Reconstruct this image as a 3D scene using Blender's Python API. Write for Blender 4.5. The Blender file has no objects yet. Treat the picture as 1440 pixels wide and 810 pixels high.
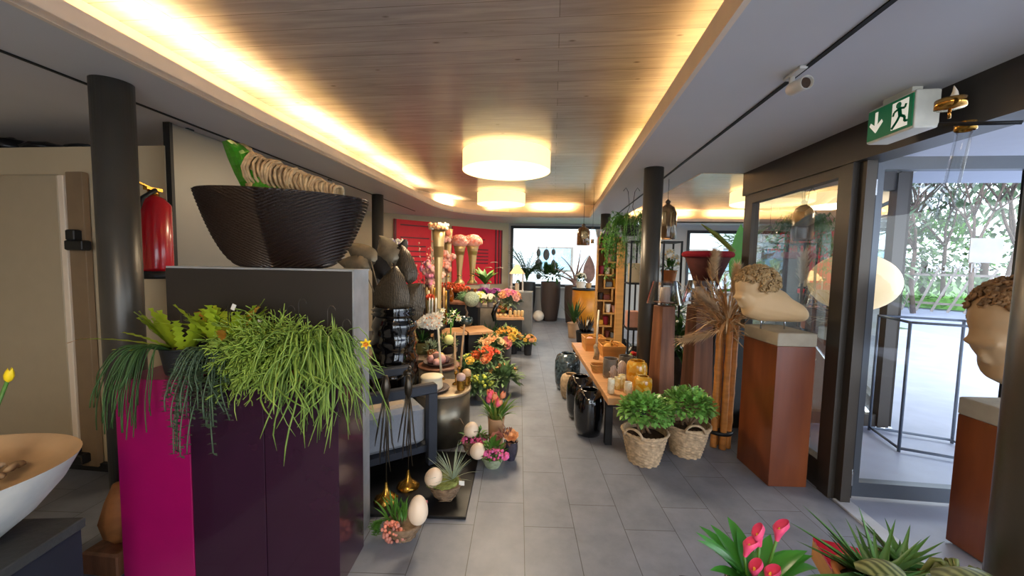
import bpy, bmesh, math, random
from mathutils import Vector, Matrix, Euler
from math import sin, cos, pi, atan, tan, radians as R, sqrt
random.seed(7)
S = bpy.context.scene
COL = S.collection
# ------------------------------------------------------------------ camera
CAMH = 1.58
FPX = 540.0
YAW, PITCH, ROLL = atan(57/540.), atan(37/540.), atan(.0194)
fwd = Vector((-sin(YAW)*cos(PITCH), cos(YAW)*cos(PITCH), -sin(PITCH)))
rt = Vector((cos(YAW), sin(YAW), 0)); up = rt.cross(fwd)
CR = rt*cos(ROLL)+up*sin(ROLL); CU = -rt*sin(ROLL)+up*cos(ROLL)
CP = Vector((0, 0, CAMH))
cam_d = bpy.data.cameras.new('camera'); cam_d.sensor_width = 36; cam_d.lens = 36*FPX/1440; cam_d.clip_start = .05
cam = bpy.data.objects.new('camera', cam_d); COL.objects.link(cam)
M = Matrix((CR, CU, -fwd)).transposed().to_4x4(); M.translation = CP
cam.matrix_world = M
S.camera = cam
# ------------------------------------------------------------------ view, world, daylight
S.view_settings.view_transform = 'Standard'; S.view_settings.look = 'None'
S.view_settings.gamma = 1; S.view_settings.use_curve_mapping = False
S.view_settings.exposure = 0.95
W = bpy.data.worlds.new('overcast_sky'); S.world = W; W.use_nodes = True
bg = W.node_tree.nodes['Background']; bg.inputs[0].default_value = (.82, .91, 1, 1); bg.inputs[1].default_value = 3.2
try:
    S.cycles.max_bounces = 8; S.cycles.transparent_max_bounces = 16; S.cycles.caustics_reflective = False; S.cycles.caustics_refractive = False
    S.cycles.sample_clamp_indirect = 6
except Exception: pass
def area(name, loc, rot, sx, sy, power, col=(1, 1, 1), spread=None, portal=False):
    l = bpy.data.lights.new(name, 'AREA'); l.shape = 'RECTANGLE'; l.size = sx; l.size_y = sy; l.energy = power; l.color = col
    if spread: l.spread = spread
    o = bpy.data.objects.new(name, l); o.location = loc; o.rotation_euler = rot; COL.objects.link(o)
    if portal: l.cycles.is_portal = True
    return o
WARM = (1, .72, .38)
# portals guide the sky light through the openings
area('facade_portal', (2.02, 3.48, 1.2), (0, R(90), 0), 2.0, 1.16, 1, portal=True)
area('far_window_portal', (.25, 10.91, 1.75), (R(-90), 0, 0), 2.8, 1.58, 1, portal=True)
area('wing_window_portal', (4.95, 10.91, 1.7), (R(-90), 0, 0), 2.5, 1.5, 1, portal=True)
area('wing_side_portal', (4.95, 7.55, 1.3), (0, R(90), R(-25.9)), 2.1, 7.4, 1, portal=True)
area('wing_glass_portal', (2.65, 4.14, 1.25), (R(90), 0, 0), 1.2, 2.2, 1, portal=True)
area('rear_fill_portal', (.8, -2.95, 1.3), (R(90), 0, 0), 2.2, 2.2, 1, portal=True)  # sky light through the unseen opening added in the rear wall
# ------------------------------------------------------------------ rays: pixel -> place
def ray(x, y): return fwd*FPX + CR*(x-720) + CU*(405-y)
def G(x, y, z=0.0):
    d = ray(x, y); return CP + d*((z-CAMH)/d.z)
def A(x, y, Y):
    d = ray(x, y); return CP + d*(Y/d.y)
def AX(x, y, X):
    d = ray(x, y); return CP + d*(X/d.x)
def soff(Y): return 2.44+.02*Y
def OS(x, y, off=0.):
    d = ray(x, y); return CP + d*((2.44+off-CAMH)/(d.z-.02*d.y))
# ------------------------------------------------------------------ materials
MATS = {}
def lin(c):
    if isinstance(c, str):
        c = tuple(int(c[i:i+2], 16)/255 for i in (0, 2, 4))
    return tuple((v/12.92 if v <= .04045 else ((v+.055)/1.055)**2.4) for v in c)
def mat(name, col, rough=.6, metal=0., var=.12, scale=8., bump=0., bscale=40., col2=None, spec=.5, coat=0., trans=0., emit=None, es=0., sub=0., stretch=None, ior=1.45, kind='noise'):
    if name in MATS: return MATS[name]
    m = bpy.data.materials.new(name); m.use_nodes = True; nt = m.node_tree; n = nt.nodes; L = nt.links
    b = n['Principled BSDF']; c = lin(col)
    b.inputs['Roughness'].default_value = rough; b.inputs['Metallic'].default_value = metal
    b.inputs['Specular IOR Level'].default_value = spec; b.inputs['Coat Weight'].default_value = coat
    b.inputs['Coat Roughness'].default_value = .08
    b.inputs['Transmission Weight'].default_value = trans; b.inputs['IOR'].default_value = ior
    if sub: b.inputs['Subsurface Weight'].default_value = sub; b.inputs['Subsurface Radius'].default_value = (.02, .015, .01)
    if emit: b.inputs['Emission Color'].default_value = (*lin(emit), 1); b.inputs['Emission Strength'].default_value = es
    tc = n.new('ShaderNodeTexCoord'); mp = n.new('ShaderNodeMapping'); L.new(tc.outputs['Object'], mp.inputs[0])
    if stretch: mp.inputs['Scale'].default_value = stretch
    if kind == 'noise':
        tx = n.new('ShaderNodeTexNoise'); tx.inputs['Scale'].default_value = scale; tx.inputs['Detail'].default_value = 4; fo = tx.outputs[0]
    elif kind == 'voronoi':
        tx = n.new('ShaderNodeTexVoronoi'); tx.inputs['Scale'].default_value = scale; fo = tx.outputs['Distance']
    elif kind == 'cells':
        tx = n.new('ShaderNodeTexVoronoi'); tx.inputs['Scale'].default_value = scale
        sp = n.new('ShaderNodeSeparateColor'); L.new(tx.outputs['Color'], sp.inputs[0]); fo = sp.outputs[0]
    else:
        tx = n.new('ShaderNodeTexWave'); tx.inputs['Scale'].default_value = scale; tx.inputs['Distortion'].default_value = 3; tx.inputs['Detail'].default_value = 3; fo = tx.outputs['Fac']
    L.new(mp.outputs[0], tx.inputs['Vector'])
    mr = n.new('ShaderNodeValToRGB')
    if col2: c1, c2 = c, lin(col2)
    else: c1 = tuple(v*(1-var) for v in c); c2 = tuple(min(1, v*(1+var)) for v in c)
    mr.color_ramp.elements[0].color = (*c1, 1); mr.color_ramp.elements[1].color = (*c2, 1)
    lo, hi = (.3, .7) if kind == 'noise' else (.1, .9)
    mr.color_ramp.elements[0].position = lo; mr.color_ramp.elements[1].position = hi
    L.new(fo, mr.inputs[0]); L.new(mr.outputs[0], b.inputs['Base Color'])
    if bump:
        bp = n.new('ShaderNodeBump'); bp.inputs['Strength'].default_value = bump; bp.inputs['Distance'].default_value = .01
        t2 = n.new('ShaderNodeTexNoise'); t2.inputs['Scale'].default_value = bscale; L.new(mp.outputs[0], t2.inputs['Vector'])
        L.new(t2.outputs[0], bp.inputs['Height']); L.new(bp.outputs[0], b.inputs['Normal'])
    MATS[name] = m
    return m
def glassmat(name, tint=(.93, .97, .96), refl=1.0, rough=0.0):
    if name in MATS: return MATS[name]
    m = bpy.data.materials.new(name); m.use_nodes = True; nt = m.node_tree; n = nt.nodes; L = nt.links
    n.remove(n['Principled BSDF']); o = n['Material Output']
    t = n.new('ShaderNodeBsdfTransparent'); t.inputs[0].default_value = (*tint, 1)
    g = n.new('ShaderNodeBsdfGlossy'); g.inputs['Roughness'].default_value = rough
    f = n.new('ShaderNodeFresnel'); f.inputs[0].default_value = 1.45
    k = n.new('ShaderNodeMath'); k.operation = 'MULTIPLY'; k.inputs[1].default_value = refl; k.use_clamp = True
    mx = n.new('ShaderNodeMixShader'); L.new(f.outputs[0], k.inputs[0]); L.new(k.outputs[0], mx.inputs[0])
    L.new(t.outputs[0], mx.inputs[1]); L.new(g.outputs[0], mx.inputs[2]); L.new(mx.outputs[0], o.inputs[0])
    MATS[name] = m
    return m
# ------------------------------------------------------------------ mesh builder
class MB:
    def __init__(s): s.v = []; s.f = []; s.m = []; s.sm = []
    def add(s, vs, fs, mi=0, smooth=False):
        o = len(s.v); s.v += [tuple(p) for p in vs]
        for f in fs: s.f.append([i+o for i in f]); s.m.append(mi); s.sm.append(smooth)
        return s
    def box(s, c, size, rz=0, mi=0, taper=1.0, rx=0, ry=0, bev=0):
        hx, hy, hz = size[0]/2, size[1]/2, size[2]/2; vs = []
        rot = Euler((rx, ry, rz)).to_matrix()
        if bev:
            b = min(bev, hx*.9, hy*.9, hz*.9)
            for z, ins in ((-hz, b), (-hz+b, 0), (hz-b, 0), (hz, b)):
                k = taper if z > 0 else 1
                X, Yy = (hx-ins)*k, (hy-ins)*k; bb = b*.6 if not ins else b*.6
                for (a, d) in ((X-bb, -Yy), (X, -Yy+bb), (X, Yy-bb), (X-bb, Yy), (-X+bb, Yy), (-X, Yy-bb), (-X, -Yy+bb), (-X+bb, -Yy)):
                    vs.append(rot @ Vector((a, d, z))+Vector(c))
            fs = [[7-i for i in range(8)], [24+i for i in range(8)]]
            for r_ in range(3):
                for i in range(8): fs.append([r_*8+i, r_*8+(i+1) % 8, (r_+1)*8+(i+1) % 8, (r_+1)*8+i])
            return s.add(vs, fs, mi)
        for z in (-hz, hz):
            k = taper if z > 0 else 1
            for (x, y) in ((-hx, -hy), (hx, -hy), (hx, hy), (-hx, hy)): vs.append(rot @ Vector((x*k, y*k, z))+Vector(c))
        return s.add(vs, [(3, 2, 1, 0), (4, 5, 6, 7), (0, 1, 5, 4), (1, 2, 6, 5), (2, 3, 7, 6), (3, 0, 4, 7)], mi)
    def prism(s, poly, z0, z1, mi=0):
        n = len(poly); vs = [(x, y, z0(x, y) if callable(z0) else z0) for x, y in poly]+[(x, y, z1(x, y) if callable(z1) else z1) for x, y in poly]
        return s.add(vs, [list(range(n))[::-1], list(range(n, 2*n))]+[[i, (i+1) % n, n+(i+1) % n, n+i] for i in range(n)], mi)
    def lathe(s, prof, c=(0, 0, 0), seg=20, mi=0, sx=1, sy=1, rot=None, smooth=True, fn=None, caps=True):
        vs = []; c = Vector(c)
        for (r, z) in prof:
            for i in range(seg):
                a = 2*pi*i/seg; p = Vector((r*cos(a)*sx, r*sin(a)*sy, z))
                if fn: p = Vector(fn(p, a))
                if rot is not None: p = rot @ p
                vs.append(p+c)
        fs = []; k = len(prof)
        for j in range(k-1):
            for i in range(seg): fs.append([j*seg+i, j*seg+(i+1) % seg, (j+1)*seg+(i+1) % seg, (j+1)*seg+i])
        if caps:
            if prof[0][0] > 1e-4: fs.append(list(range(seg))[::-1])
            if prof[-1][0] > 1e-4: fs.append([(k-1)*seg+i for i in range(seg)])
        return s.add(vs, fs, mi, smooth)
    def tube(s, pts, r, seg=6, mi=0, smooth=True, flat=None):
        pts = [Vector(p) for p in pts]; n = len(pts)
        rs = r if isinstance(r, (list, tuple)) else [r]*n
        t0 = (pts[1]-pts[0]).normalized(); ref = Vector((0, 0, 1)) if abs(t0.z) < .9 else Vector((1, 0, 0))
        nx = t0.cross(ref).normalized(); vs = []
        for i, p in enumerate(pts):
            t = (pts[min(i+1, n-1)]-pts[max(i-1, 0)])
            t = t.normalized() if t.length > 1e-9 else t0
            nx = (nx - t*nx.dot(t)); nx = nx.normalized() if nx.length > 1e-6 else t.orthogonal().normalized(); ny = t.cross(nx)
            for k in range(seg):
                a = 2*pi*k/seg; vs.append(p+(nx*cos(a)+ny*sin(a)*(flat or 1))*rs[i])
        fs = [[i*seg+k, i*seg+(k+1) % seg, (i+1)*seg+(k+1) % seg, (i+1)*seg+k] for i in range(n-1) for k in range(seg)]
        fs += [list(range(seg))[::-1], [(n-1)*seg+k for k in range(seg)]]
        return s.add(vs, fs, mi, smooth)
    def ball(s, c, r, mi=0, seg=12, rings=8, sc=(1, 1, 1), rot=None, noise=0.):
        vs = []; c = Vector(c)
        for j in range(rings+1):
            th = pi*j/rings
            for i in range(seg):
                a = 2*pi*i/seg; k = 1+(random.uniform(-noise, noise) if noise and 0 < j < rings else 0)
                p = Vector((sin(th)*cos(a)*sc[0], sin(th)*sin(a)*sc[1], -cos(th)*sc[2]))*r*k
                if rot is not None: p = rot @ p
                vs.append(p+c)
        fs = [[j*seg+i, j*seg+(i+1) % seg, (j+1)*seg+(i+1) % seg, (j+1)*seg+i] for j in range(rings) for i in range(seg)]
        return s.add(vs, fs, mi, True)
    def leaf(s, base, d, L, w, droop=.3, mi=0, n=4, fold=.15, tip=.0, shape=None, roll=None, upv=None):
        """a curved leaf blade: base point, direction, length, width"""
        p = Vector(base); d = Vector(d).normalized(); U_ = Vector(upv) if upv else Vector((0, 0, 1))
        side = d.cross(U_)
        if side.length < .05: side = d.cross(Vector((random.random()-.5, random.random()-.5, .1)))
        side.normalize()
        if roll is not None: side = Matrix.Rotation(roll, 3, d) @ side
        vs = []
        sh = shape or (lambda t: sin(pi*(t**.75))**.8 if 0 < t < 1 else 0)
        for i in range(n+1):
            t = i/n; ww = w/2*max(sh(t), .03 if i < n else .01); nn = side.cross(d)
            vs += [p-side*ww+nn*ww*fold*2, p, p+side*ww+nn*ww*fold*2]
            p = p+d*(L/n); d = (d+Vector((0, 0, -1))*droop/n).normalized()
        fs = []
        for i in range(n): fs += [[3*i, 3*i+1, 3*i+4, 3*i+3], [3*i+1, 3*i+2, 3*i+5, 3*i+4]]
        return s.add(vs, fs, mi, True)
    def build(s, name, mats, parent=None, loc=None, rz=0, **props):
        me = bpy.data.meshes.new(name); me.from_pydata(s.v, [], s.f); me.update()
        if not isinstance(mats, (list, tuple)): mats = [mats]
        for m in mats: me.materials.append(m)
        me.polygons.foreach_set('material_index', s.m); me.polygons.foreach_set('use_smooth', s.sm)
        me.update()
        o = bpy.data.objects.new(name, me); COL.objects.link(o)
        if parent is not None: o.parent = parent
        if loc is not None: o.location = loc
        if rz: o.rotation_euler.z = rz
        for k, v in props.items(): o[k] = v
        return o
def struct(name, mb, mats): return mb.build(name, mats, kind='structure')
def thing(name, label, cat, loc, rz=0, group=None):
    o = bpy.data.objects.new(name, None); COL.objects.link(o); o.location = loc; o.rotation_euler.z = rz; o.empty_display_size = .1
    o['label'] = label; o['category'] = cat
    if group: o['group'] = group
    return o
def single(name, mb, mats, label, cat, loc=(0, 0, 0), rz=0, group=None):
    o = mb.build(name, mats, loc=loc, rz=rz); o['label'] = label; o['category'] = cat
    if group: o['group'] = group
    return o
KIDS = {}
def dup(root, loc, rz=None, label=None, group=None, scale=None):
    ch = {}
    for o in COL.objects:
        if o.parent is not None: ch.setdefault(o.parent.name, []).append(o)
    def cp(o, par):
        c = o.copy(); COL.objects.link(c)
        if par is not None: c.parent = par
        for k in ch.get(o.name, []): cp(k, c)
        return c
    r_ = cp(root, None); r_.location = loc
    if rz is not None: r_.rotation_euler.z = rz
    if label: r_['label'] = label
    if group: r_['group'] = group
    if scale: r_.scale = (scale,)*3 if not isinstance(scale, tuple) else scale
    return r_
def rnd(a, b): return random.uniform(a, b)
TA = R(5)   # the tiles and most furniture stand turned 5 degrees from the ceiling
# ------------------------------------------------------------------ shell materials
def floor_mat():
    m = bpy.data.materials.new('slate_tiles'); m.use_nodes = True; nt = m.node_tree; n = nt.nodes; L = nt.links
    b = n['Principled BSDF']; tc = n.new('ShaderNodeTexCoord')
    def dot(v):
        d = n.new('ShaderNodeVectorMath'); d.operation = 'DOT_PRODUCT'; L.new(tc.outputs['Object'], d.inputs[0]); d.inputs[1].default_value = v; return d.outputs['Value']
    u = dot((-sin(TA), cos(TA), 0)); v = dot((cos(TA), sin(TA), 0))
    su = n.new('ShaderNodeMath'); su.operation = 'SUBTRACT'; L.new(u, su.inputs[0]); su.inputs[1].default_value = 3.02-9
    sv = n.new('ShaderNodeMath'); sv.operation = 'SUBTRACT'; L.new(v, sv.inputs[0]); sv.inputs[1].default_value = .06-9
    cb = n.new('ShaderNodeCombineXYZ'); L.new(su.outputs[0], cb.inputs[0]); L.new(sv.outputs[0], cb.inputs[1])
    br = n.new('ShaderNodeTexBrick'); L.new(cb.outputs[0], br.inputs[0])
    br.inputs['Scale'].default_value = 1; br.inputs['Brick Width'].default_value = .6; br.inputs['Row Height'].default_value = .3
    br.inputs['Mortar Size'].default_value = .0022; br.inputs['Mortar Smooth'].default_value = .1; br.offset = .37; br.offset_frequency = 2
    br.inputs['Color1'].default_value = (*lin('757a86'), 1); br.inputs['Color2'].default_value = (*lin('7e8390'), 1); br.inputs['Mortar'].default_value = (*lin('48484c'), 1)
    nz = n.new('ShaderNodeTexNoise'); nz.inputs['Scale'].default_value = 5; nz.inputs['Detail'].default_value = 8; nz.inputs['Roughness'].default_value = .65; L.new(tc.outputs['Object'], nz.inputs[0])
    mx = n.new('ShaderNodeMix'); mx.data_type = 'RGBA'; mx.blend_type = 'OVERLAY'; mx.inputs[0].default_value = .45
    L.new(br.outputs[0], mx.inputs[6]); L.new(nz.outputs[0], mx.inputs[7]); L.new(mx.outputs[2], b.inputs['Base Color'])
    b.inputs['Roughness'].default_value = .42
    bp = n.new('ShaderNodeBump'); bp.inputs['Strength'].default_value = .25; bp.inputs['Distance'].default_value = .004; L.new(nz.outputs[0], bp.inputs['Height']); L.new(bp.outputs[0], b.inputs['Normal'])
    return m
def wood_ceiling_mat():
    m = bpy.data.materials.new('whitewashed_planks'); m.use_nodes = True; nt = m.node_tree; n = nt.nodes; L = nt.links
    b = n['Principled BSDF']; tc = n.new('ShaderNodeTexCoord')
    br = n.new('ShaderNodeTexBrick'); L.new(tc.outputs['Object'], br.inputs[0])
    br.inputs['Scale'].default_value = 1; br.inputs['Brick Width'].default_value = 4.0; br.inputs['Row Height'].default_value = .145
    br.inputs['Mortar Size'].default_value = .002; br.inputs['Color1'].default_value = (*lin('b3a9a0'), 1); br.inputs['Color2'].default_value = (*lin('a59a91'), 1); br.inputs['Mortar'].default_value = (*lin('7b6f66'), 1)
    mp = n.new('ShaderNodeMapping'); mp.inputs['Scale'].default_value = (1.6, 16, 1); L.new(tc.outputs['Object'], mp.inputs[0])
    nz = n.new('ShaderNodeTexNoise'); nz.inputs['Scale'].default_value = 1.6; nz.inputs['Detail'].default_value = 6; nz.inputs['Distortion'].default_value = .6; L.new(mp.outputs[0], nz.inputs[0])
    mx = n.new('ShaderNodeMix'); mx.data_type = 'RGBA'; mx.blend_type = 'OVERLAY'; mx.inputs[0].default_value = .45
    L.new(br.outputs[0], mx.inputs[6]); L.new(nz.outputs[0], mx.inputs[7])
    mk = n.new('ShaderNodeMapping'); mk.inputs['Scale'].default_value = (1.0, 2.2, 1); L.new(tc.outputs['Object'], mk.inputs[0])
    vo = n.new('ShaderNodeTexVoronoi'); vo.inputs['Scale'].default_value = 3.2; L.new(mk.outputs[0], vo.inputs[0])
    cr = n.new('ShaderNodeValToRGB'); cr.color_ramp.elements[0].position = .03; cr.color_ramp.elements[0].color = (.28, .22, .18, 1); cr.color_ramp.elements[1].position = .085; cr.color_ramp.elements[1].color = (1, 1, 1, 1)
    L.new(vo.outputs['Distance'], cr.inputs[0])
    m2 = n.new('ShaderNodeMix'); m2.data_type = 'RGBA'; m2.blend_type = 'MULTIPLY'; m2.inputs[0].default_value = .85
    L.new(mx.outputs[2], m2.inputs[6]); L.new(cr.outputs[0], m2.inputs[7]); L.new(m2.outputs[2], b.inputs['Base Color'])
    b.inputs['Roughness'].default_value = .26
    bp = n.new('ShaderNodeBump'); bp.inputs['Strength'].default_value = .3; bp.inputs['Distance'].default_value = .004; L.new(nz.outputs[0], bp.inputs['Height']); L.new(bp.outputs[0], b.inputs['Normal'])
    return m
soffit_m = mat('soffit_grey', 'd6d4d4', .55, var=.03, scale=1.5)
lip_m = mat('lip_cream', 'f6e2ca', .6, var=.03)
wallc = mat('cream_plaster', 'c9b797', .8, var=.04, scale=2)
wallg = mat('grey_plaster', 'b9b9b6', .8, var=.04, scale=2)
bronze = mat('dark_bronze_frame', '4a443e', .38, .55, var=.08, scale=3)
framem = mat('window_frame_dark', '2b2f35', .4, .2, var=.1)
pillar_m = mat('pillar_grey', '4a4640', .34, .35, var=.08, scale=4, bump=.05)
pane = glassmat('window_glass', refl=.9)
# ------------------------------------------------------------------ shell
b = MB(); b.add([(-4.6, -3, 0), (6.5, -3, 0), (6.5, 10.95, 0), (-4.6, 10.95, 0)], [(0, 1, 2, 3)])
# floor stops at the facade and at the wing wall
b = MB(); b.prism([(-4.6, -3), (1.98, -3), (1.98, 4.17), (3.3, 4.17), (6.6, 10.95), (-4.6, 10.95)], -.08, 0.)
struct('floor', b, floor_mat())
zs = lambda x, y: soff(y)
zs2 = lambda x, y: soff(y)+.03
LP = [(-1.71, -3), (-1.93, 1.23), (-2.04, 2.49), (-2.23, 7.03), (-2.2, 7.5), (-2.1, 7.9), (-1.95, 8.2), (-1.72, 8.5), (-1.4, 8.76), (-.98, 8.94), (0, 9.0), (.8, 9.01)]
RP = [(.8, 9.01), (.61, 1.42), (.5, -3)]
b = MB()
b.prism([(-4.6, -3)]+LP[:4]+[(-4.6, 7.03)], zs, zs2)
b.prism([(-4.6, 7.03)]+LP[3:]+[(.8, 10.95), (-4.6, 10.95)], zs, zs2)
b.prism([(.5, -3), (2.4, -3), (2.4, 4.2), (1.5, 4.2), (.69, 4.2), (.61, 1.42)], zs, zs2)
b.prism([(.69, 4.2), (1.5, 4.2), (1.5, 10.2), (.8, 10.2), (.8, 9.01)], zs, zs2)
b.prism([(.8, 10.2), (6.3, 10.2), (6.65, 10.95), (.8, 10.95)], zs, zs2)
b.prism([(2.4, 4.12), (3.3, 4.12), (6.65, 10.95), (6.25, 10.95), (3.2, 4.4), (2.4, 4.3)], zs, zs2)
struct('ceiling_soffit', b, soffit_m)
def lip(pts, name):
    b = MB()
    for (p, q) in zip(pts[:-1], pts[1:]):
        d = Vector((q[0]-p[0], q[1]-p[1])).normalized(); nn = Vector((d.y, -d.x))*.025
        poly = [(p[0], p[1]), (q[0], q[1]), (q[0]-nn.x, q[1]-nn.y), (p[0]-nn.x, p[1]-nn.y)]
        b.prism(poly, lambda x, y: soff(y)-.002, lambda x, y: soff(y)+.105)
    return struct(name, b, lip_m)
lip(LP, 'trim_1'); lip(RP, 'trim_2')
lip([(1.5, 4.2), (1.5, 10.2), (6.0, 10.2)], 'trim_3')
lip([(6.0, 10.2), (3.2, 4.4), (2.4, 4.3), (1.5, 4.2)], 'trim_4')
# upstands added behind the lips to keep the cove light in
b = MB()
def ups(p, q):
    d = Vector((q[0]-p[0], q[1]-p[1])).normalized(); nn = Vector((-d.y, d.x))*.02
    b.prism([(p[0], p[1]), (q[0], q[1]), (q[0]+nn.x, q[1]+nn.y), (p[0]+nn.x, p[1]+nn.y)], lambda x, y: soff(y)+.02, lambda x, y: soff(y)+.36)
for p, q in (((-2.05, -3), (-2.6, 7.2)), ((-2.6, 7.2), (-2.2, 8.6)), ((-2.2, 8.6), (-1.1, 9.35)), ((-1.1, 9.35), (1.05, 9.4)), ((1.1, 9.4), (.9, 1.4)), ((.9, 1.4), (.8, -3)), ((1.2, 4.0), (1.2, 10.5)), ((1.2, 10.5), (6.3, 10.5)), ((6.45, 10.9), (3.3, 4.25)), ((3.3, 4.2), (1.2, 4.0))): ups(p, q)
struct('trim_5', b, lip_m)
b = MB(); b.prism([(-4.6, -3), (2.3, -3), (2.3, 4.14), (3.32, 4.14), (6.65, 10.95), (-4.6, 10.95)], lambda x, y: soff(y)+.33, lambda x, y: soff(y)+.38)
struct('ceiling', b, wood_ceiling_mat())
# track slots
dark = mat('slot_black', '0c0c0c', .6)
b = MB()
for p, q in ((OS(1255, 0), OS(945, 241)), ):
    d = (q-p).normalized(); p = p-d*4; q = q+d*5.0; s_ = Vector((.011, 0, 0))
    b.add([p-s_+Vector((0, 0, .001)), p+s_+Vector((0, 0, .001)), q+s_+Vector((0, 0, .001)), q-s_+Vector((0, 0, .001)), p-s_-Vector((0, 0, .006)), p+s_-Vector((0, 0, .006)), q+s_-Vector((0, 0, .006)), q-s_-Vector((0, 0, .006))], [(0, 1, 2, 3), (7, 6, 5, 4), (0, 4, 5, 1), (2, 6, 7, 3), (1, 5, 6, 2), (3, 7, 4, 0)])
struct('trim_6', b, dark)
b = MB()
p, q = OS(0, 70), OS(327, 197); d = (q-p).normalized(); p = p-d*3; q = q+d*5; s_ = Vector((.009, 0, 0))
b.add([p-s_, p+s_, q+s_, q-s_]+[v-Vector((0, 0, .007)) for v in (p-s_, p+s_, q+s_, q-s_)], [(0, 1, 2, 3), (7, 6, 5, 4), (0, 4, 5, 1), (2, 6, 7, 3), (1, 5, 6, 2), (3, 7, 4, 0)])
struct('trim_7', b, dark)
# walls ---------------------------------------------------------------
def wallbox(b, x0, x1, y0, y1, z0, z1, mi=0):
    b.prism([(x0, y0), (x1, y0), (x1, y1), (x0, y1)], z0, z1, mi)
b = MB(); wallbox(b, -4.7, -4.6, -3, 10.95, 0, 3.1); struct('wall_left', b, wallc)
b = MB()   # unseen rear wall, its opening added for daylight fill
wallbox(b, -4.6, -.3, -3.1, -3, 0, 2.9); wallbox(b, 1.9, 2.4, -3.1, -3, 0, 2.9); wallbox(b, -.3, 1.9, -3.1, -3, 0, .2); wallbox(b, -.3, 1.9, -3.1, -3, 2.4, 2.9)
struct('wall_rear', b, wallc)
# slanting left-back wall
P0, P1 = Vector((-1.28, 10.95)), Vector((-4.6, 7.3))
dd = (P1-P0).normalized(); nn = Vector((dd.y, -dd.x))   # outward
if nn.y < 0: nn = -nn
def onw(t, off=0.): v = P0+dd*t+nn*off; return (v.x, v.y)
b = MB(); Lw = (P1-P0).length
b.prism([onw(0), onw(Lw), onw(Lw, .1), onw(0, .1)], 0, 2.7)
struct('wall_back_left', b, wallc)
# far wall with two windows
W1 = (-1.22, 1.72, .89, 2.6); W2 = (3.6, 6.2, .88, 2.52)
b = MB()
y0, y1 = 10.95, 11.1
wallbox(b, -1.28, W1[0], y0, y1, 0, 2.72); wallbox(b, W1[1], W2[0], y0, y1, 0, 2.72); wallbox(b, W2[1], 6.64, y0, y1, 0, 2.72)
for w in (W1, W2): wallbox(b, w[0], w[1], y0, y1, 0, w[2]); wallbox(b, w[0], w[1], y0, y1, w[3], 2.72)
struct('wall_far', b, wallg)
def window(n, w, muls):
    fr = MB(); t = .075
    wallbox(fr, w[0], w[0]+t, 10.93, 11.03, w[2], w[3]); wallbox(fr, w[1]-t, w[1], 10.93, 11.03, w[2], w[3])
    wallbox(fr, w[0]+t, w[1]-t, 10.93, 11.03, w[3]-t, w[3]); wallbox(fr, w[0]+t, w[1]-t, 10.93, 11.03, w[2], w[2]+t)
    for x in muls: wallbox(fr, x-.035, x+.035, 10.93, 11.03, w[2]+t, w[3]-t)
    o = struct('window_%d' % n, fr, framem)
    g = MB(); g.add([(w[0]+t, 11.0, w[2]+t), (w[1]-t, 11.0, w[2]+t), (w[1]-t, 11.0, w[3]-t), (w[0]+t, 11.0, w[3]-t)], [(0, 1, 2, 3)]); g.build('window_pane', pane, o)
    s_ = MB(); wallbox(s_, w[0]-.02, w[1]+.02, 10.78, 10.95, w[2]-.035, w[2]); s_.build('window_sill', wallg, o)
window(1, W1, []); window(2, W2, [])
# glazed slanting right side of the wing
Q0, Q1 = Vector((3.34, 4.17)), Vector((6.64, 10.95)); qd = (Q1-Q0).normalized(); qn = Vector((qd.y, -qd.x))
def onq(t, o=0.): v = Q0+qd*t+qn*o; return (v.x, v.y)
QL = (Q1-Q0).length
b = MB()
for z0_, z1_ in ((0, .16), (2.3, 2.75)): b.prism([onq(0), onq(0, .08), onq(QL, .08), onq(QL)], z0_, z1_)
for k in range(5):
    t_ = k*(QL-.08)/4; b.prism([onq(t_), onq(t_, .08), onq(t_+.08, .08), onq(t_+.08)], .16, 2.3)
o = struct('window_5', b, bronze)
for k in range(4):
    t0_, t1_ = k*(QL-.08)/4+.08, (k+1)*(QL-.08)/4; g = MB(); g.add([(*onq(t0_, .04), .16), (*onq(t1_, .04), .16), (*onq(t1_, .04), 2.3), (*onq(t0_, .04), 2.3)], [(0, 1, 2, 3)]); g.build('window_pane', pane, o)
# glass facade on the right --------------------------------------------
FX = 1.93
b = MB()
wallbox(b, FX-.02, FX+.16, -3, 4.22, lambda x, y: soff(y)-.23, lambda x, y: soff(y)+.4)          # header beam
struct('trim_8', b, bronze)
b = MB(); t = .06
wallbox(b, FX, FX+.07, 4.05, 4.2, 0, lambda x, y: soff(y)-.2)
wallbox(b, FX-.01, FX+.05, 2.76, 2.87, 0, lambda x, y: soff(y)-.2)
wallbox(b, FX+.03, FX+.09, 2.70, 2.76, 0, lambda x, y: soff(y)-.2)
wallbox(b, FX, FX+.07, 2.87, 4.05, 0, .2); wallbox(b, FX, FX+.07, 2.87, 4.05, 2.2, 2.34)
wallbox(b, FX, FX+.07, 2.87, 2.90, .2, 2.2)
o = struct('window_3', b, bronze)
g = MB(); g.add([(FX+.035, 2.9, .2), (FX+.035, 4.05, .2), (FX+.035, 4.05, 2.2), (FX+.035, 2.9, 2.2)], [(0, 1, 2, 3)]); g.build('window_pane', glassmat('facade_glass', (.92, .96, .95), .7), o)
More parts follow.
